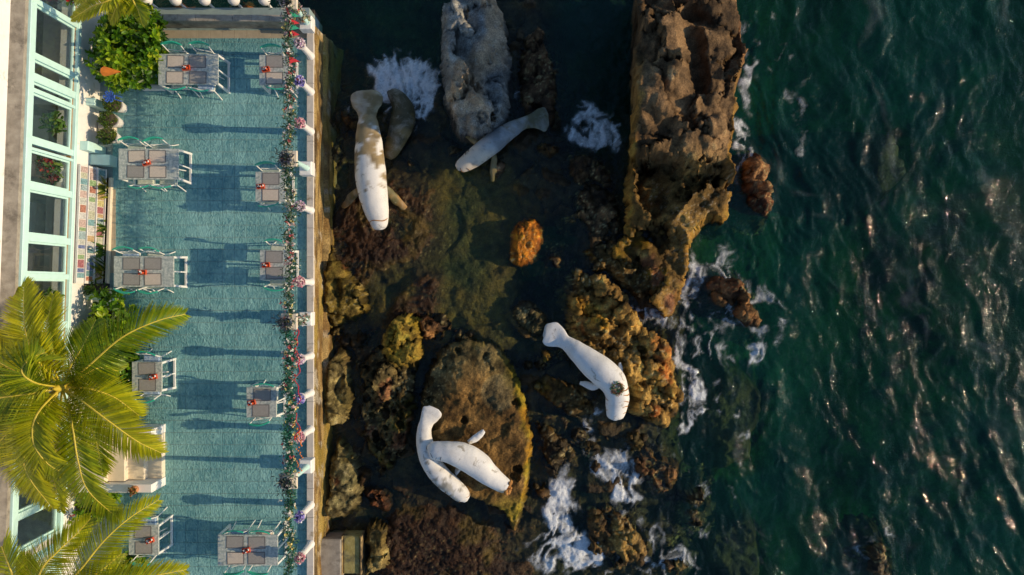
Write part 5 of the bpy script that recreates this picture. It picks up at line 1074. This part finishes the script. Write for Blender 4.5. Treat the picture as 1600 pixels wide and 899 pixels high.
rb = empty('ribbon_rosette', W(172, 152, 1.0), 0, 'blue ribbon rosette at the lower edge of the big bush', 'ribbon')
for k in range(6):
    a = k * 1.047; pts = [(0, 0, 0)] + [(.12 * math.cos(a + d) * s, .12 * math.sin(a + d) * s, z) for d, s, z in ((-.35, .7, .03), (-.2, 1.1, .05), (.2, 1.1, .05), (.35, .7, .03))] + [(0, 0, .01)]
    MB().tube(pts, .018, 6).build('loop', M['blue_ribbon'], rb, True)
for k in (-1, 1): MB().tube([(0, 0, 0), (.12, .05 * k, -.05), (.24, -.03 + .05 * k, -.10)], .012, 5).build('tail', M['blue_ribbon'], rb, True)
# ------------------------------------------------------------------ stairs and things at their side
st = empty('stairs', W(258, 710, 0), 0, 'cream stairs with white side walls leading to the building', 'stairs')
o = st.location; fr = [-8.67, -9.03, -9.42, -9.82]
for k, x in enumerate(fr):
    x1 = fr[k + 1] - .02 if k < 3 else -10.52
    MB().box(((x + x1) / 2 - o.x, -4.17 - o.y, .085 + k * .085), (x - x1, 1.10 - .004 * k, .17 * (k + 1)), b=.01).build('step' if k < 3 else 'landing', M['cream'], st)
for y in (-3.51, -4.83):
    MB().box(((-8.66 - 10.45) / 2 - o.x, y - o.y, .36), (1.79, .20, .72), b=.012).build('side_wall', M['white'], st)
for k, y in enumerate((-3.51, -4.83)):
    p = empty('terracotta_pot', (-9.02, y, .725), 0, f'terracotta pot on the {"upper" if k == 0 else "lower"} side wall of the stairs', 'pot', 'pots on the stair walls')
    MB().lathe([(.06, 0), (.09, .05), (.10, .12), (.08, .16), (.09, .18), (.075, .18), (.06, .14)], (0, 0, 0), 14).build('body', M['terracotta'], p, True)
    foliage_ball((0, 0, .2), (.09, .09, .06), 40, .07, [(.30, .13, .04), (.2, .2, .05)], 400 + k, parent=p)
rp = tag(empty('palm_planter', (-10.0, -2.3, 0)), 'cream rounded planter wall round the foot of the tall palm', 'planter')
MB().lathe([(.86, 0), (.86, .28), (.78, .28), (.78, .22)], (0, 0, 0), 28, .50, 1.0).build('rim', M['cream'], rp, True); MB().lathe([(.77, .05), (.77, .225)], (0, 0, 0), 24, .5, 1).build('soil', M['soil'], rp)
lr = empty('life_ring', (-10.50, -5.30, .42), 0, 'white life ring leaning by the lower windows', 'life ring'); lr.rotation_euler = (0, R(62), R(4)); v = []; f = []
for i in range(28):
    for k in range(12):
        a, b = i * 2 * math.pi / 28, k * 2 * math.pi / 12; v.append(((.27 + .075 * math.cos(b)) * math.cos(a), (.27 + .075 * math.cos(b)) * math.sin(a), .07 * math.sin(b)))
        f.append((i * 12 + k, ((i + 1) % 28) * 12 + k, ((i + 1) % 28) * 12 + (k + 1) % 12, i * 12 + (k + 1) % 12))
MB().add(v, f).build('ring', M['pot_white'], lr, True)
for k in range(4):
    a = k * math.pi / 2 + .6; MB().tube([((.27 + .083 * math.cos(q)) * math.cos(a), (.27 + .083 * math.cos(q)) * math.sin(a), .078 * math.sin(q)) for q in np.linspace(0, 6.283, 13)], .012, 5).build('strap', M['flag_red'], lr)
ob = empty('storage_box', (-10.45, -5.62, 0), 0, 'small orange red box left of the life ring', 'box'); MB().box((0, 0, .22), (.2, .22, .44), b=.015).build('body', M['red_plastic'], ob); MB().box((0, 0, .45), (.215, .235, .02), b=.006).build('lid', M['orange'], ob)
# ------------------------------------------------------------------ palms
def frond(root, pts, llen, n, seed, pal, par_loc):
    rg = np.random.default_rng(seed); C = catmull([list(W(*p) - par_loc) for p in pts], 10)
    seg = np.r_[0, np.cumsum(np.linalg.norm(np.diff(C, axis=0), axis=1))]; L_ = seg[-1]
    at = lambda s: np.array([np.interp(s, seg, C[:, k]) for k in range(3)])
    m = len(C); rad = np.linspace(.028, .006, m)
    fr_ = MB().tube([tuple(c) for c in C], list(rad), 6).build('frond', M['rachis'], root, True)
    V = []; F = []; A = []; tone = np.array(pal[rg.integers(0, 4)])
    for s in (-1, 1):
        for k in range(n):
            t = .10 + .90 * (k + rg.uniform(-.3, .3)) / n; t = min(max(t, .08), 1.0); p = at(t * L_); tg = at(min(t * L_ + .05, L_)) - at(max(t * L_ - .05, 0)); tg /= np.linalg.norm(tg) + 1e-9
            sd = np.cross(tg, (0, 0, 1)); sd /= np.linalg.norm(sd) + 1e-9; up = np.cross(sd, tg)
            if up[2] < 0: up = -up
            ln = llen * (1.08 * math.sin(math.pi * min(1, t * .80 + .17)) ** .7) * rg.uniform(.85, 1.1); fw = .35 + .70 * t + rg.normal(0, .03)
            d = sd * s + tg * fw + up * (.26 + rg.normal(0, .05)); d /= np.linalg.norm(d); b = np.cross(d, up); b /= np.linalg.norm(b) + 1e-9; wd = .0155 * rg.uniform(.85, 1.2)
            dr = rg.uniform(.10, .22) * ln; c = (.45 * np.array(pal[rg.integers(0, len(pal))]) + .55 * tone) * rg.uniform(.75, 1.25); tip = c * .9 + np.array((.10, .05, .0)) * (rg.random() < .35)
            i = len(V); tw = up * wd * .5 * s
            V += [p - b * wd * .5, p + b * wd * .5]; q = p + d * ln * .55 - np.array((0, 0, dr * .25)); V += [q - b * wd + tw, q + b * wd - tw]; q = p + d * ln - np.array((0, 0, dr)); V += [q - b * wd * .15, q + b * wd * .15]
            A += [c, c, c, c, tip, tip]; F += [(i, i + 1, i + 3, i + 2), (i + 2, i + 3, i + 5, i + 4)]
    tag(obj('leaflets', np_mesh('leaflets', np.array(V), F, False, np.array(A)), M['leaf'], fr_), kind='stuff')
mat('rachis', (.62, .48, .05), rough=.5, var=.2, bump=0)
PG = [(.38, .43, .008), (.50, .50, .010), (.22, .32, .008), (.62, .57, .012), (.11, .19, .008)]
def palm(base, crown, fronds, label, llen, seed, rt=.10):
    root = empty('palm_tree', base, 0, label, 'palm tree'); c = Vector(crown) - Vector(base)
    n = 26; MB().tube([(c.x * t * t, c.y * t * t, c.z * t) for t in np.linspace(0, 1, n)], [rt * (1.35 - .5 * k / n + (.12 if k % 2 else 0)) for k in range(n)], 10).build('trunk', M['bark'], root, True)
    MB().lathe([(.06, -.2), (.13, -.05), (.10, .12), (.02, .3)], c, 9).build('bud', M['rachis'], root, True)
    for k, f in enumerate(fronds): frond(root, f, llen * (1 if len(f) > 4 else .85), 104 if len(f) > 4 else 76, seed + k, PG, Vector(base))
c1 = (97, 605, 2.85)
palm((-10.0, -2.30, .2), tuple(W(*c1)), [
    [c1, (135, 575, 3.25), (190, 528, 3.35), (245, 502, 3.1), (290, 491, 2.7)], [c1, (135, 632, 3.2), (175, 662, 3.15), (215, 690, 2.9), (252, 708, 2.5)],
    [c1, (112, 660, 3.2), (122, 720, 3.15), (138, 767, 2.9), (186, 812, 2.4)], [c1, (58, 648, 3.5), (52, 690, 3.5), (75, 725, 3.2), (110, 744, 2.8)],
    [c1, (60, 660, 3.3), (38, 715, 3.2), (48, 750, 3.0), (82, 794, 2.5)], [c1, (60, 565, 3.3), (43, 530, 3.3), (37, 490, 3.1), (38, 440, 2.7)],
    [c1, (55, 598, 3.6), (34, 580, 3.8), (53, 558, 3.6), (96, 545, 3.1)], [c1, (50, 615, 3.3), (0, 622, 3.3), (-40, 632, 3.1), (-70, 650, 2.8)],
    [c1, (112, 570, 3.2), (130, 540, 3.1), (150, 500, 2.7)], [c1, (40, 588, 3.3), (-10, 560, 3.3), (-60, 520, 2.9)], [c1, (50, 640, 3.2), (0, 690, 3.1), (-40, 740, 2.7)],
    [c1, (82, 570, 3.2), (72, 520, 3.1), (84, 460, 2.6)], [c1, (140, 608, 3.0), (180, 622, 2.8), (218, 650, 2.3)], [c1, (92, 670, 3.0), (84, 740, 2.9), (96, 800, 2.3)],
    [c1, (60, 590, 3.1), (20, 540, 3.0), (0, 470, 2.6)], [c1, (62, 625, 3.0), (30, 660, 2.9), (10, 740, 2.4)], [c1, (130, 645, 2.9), (150, 690, 2.7), (160, 740, 2.2)], [c1, (125, 590, 2.9), (155, 575, 2.8), (185, 580, 2.4)],
    [c1, (70, 600, 3.2), (30, 605, 3.1), (-20, 590, 2.7)], [c1, (75, 640, 3.1), (55, 690, 3.0), (60, 770, 2.5)]],
    'tall palm with long yellow green fronds beside the windows', .62, 500)
c2 = (45, 975, 2.6)
palm((-10.2, -7.3, .0), tuple(W(*c2)), [[c2, (118, 899, 3.0), (161, 847, 3.0), (202, 810, 2.8), (248, 781, 2.4)], [c2, (62, 897, 3.1), (90, 862, 3.1), (121, 833, 2.9), (142, 810, 2.6)], [c2, (130, 930, 3.0), (200, 908, 2.9), (250, 898, 2.7), (292, 890, 2.4)],
    [c2, (150, 935, 2.9), (230, 915, 2.7), (285, 915, 2.3)], [c2, (20, 900, 3.0), (5, 860, 2.9), (-10, 820, 2.6)], [c2, (110, 925, 2.9), (160, 890, 2.8), (190, 865, 2.4)], [c2, (60, 930, 2.9), (50, 900, 2.9), (30, 870, 2.6)]], 'lower palm reaching in from the bottom edge', .60, 540)
c3 = (203, -30, 2.6)
palm((-8.9, 7.4, .0), tuple(W(*c3)), [[c3, (175, -2, 2.9), (145, 10, 2.8), (112, 30, 2.4)], [c3, (208, 0, 2.8), (216, 16, 2.6), (222, 38, 2.2)], [c3, (190, -5, 2.8), (182, 12, 2.6), (172, 34, 2.2)], [c3, (170, -20, 2.8), (140, -12, 2.7), (115, -5, 2.3)]], 'small palm with fronds over the top of the big bush', .36, 560)
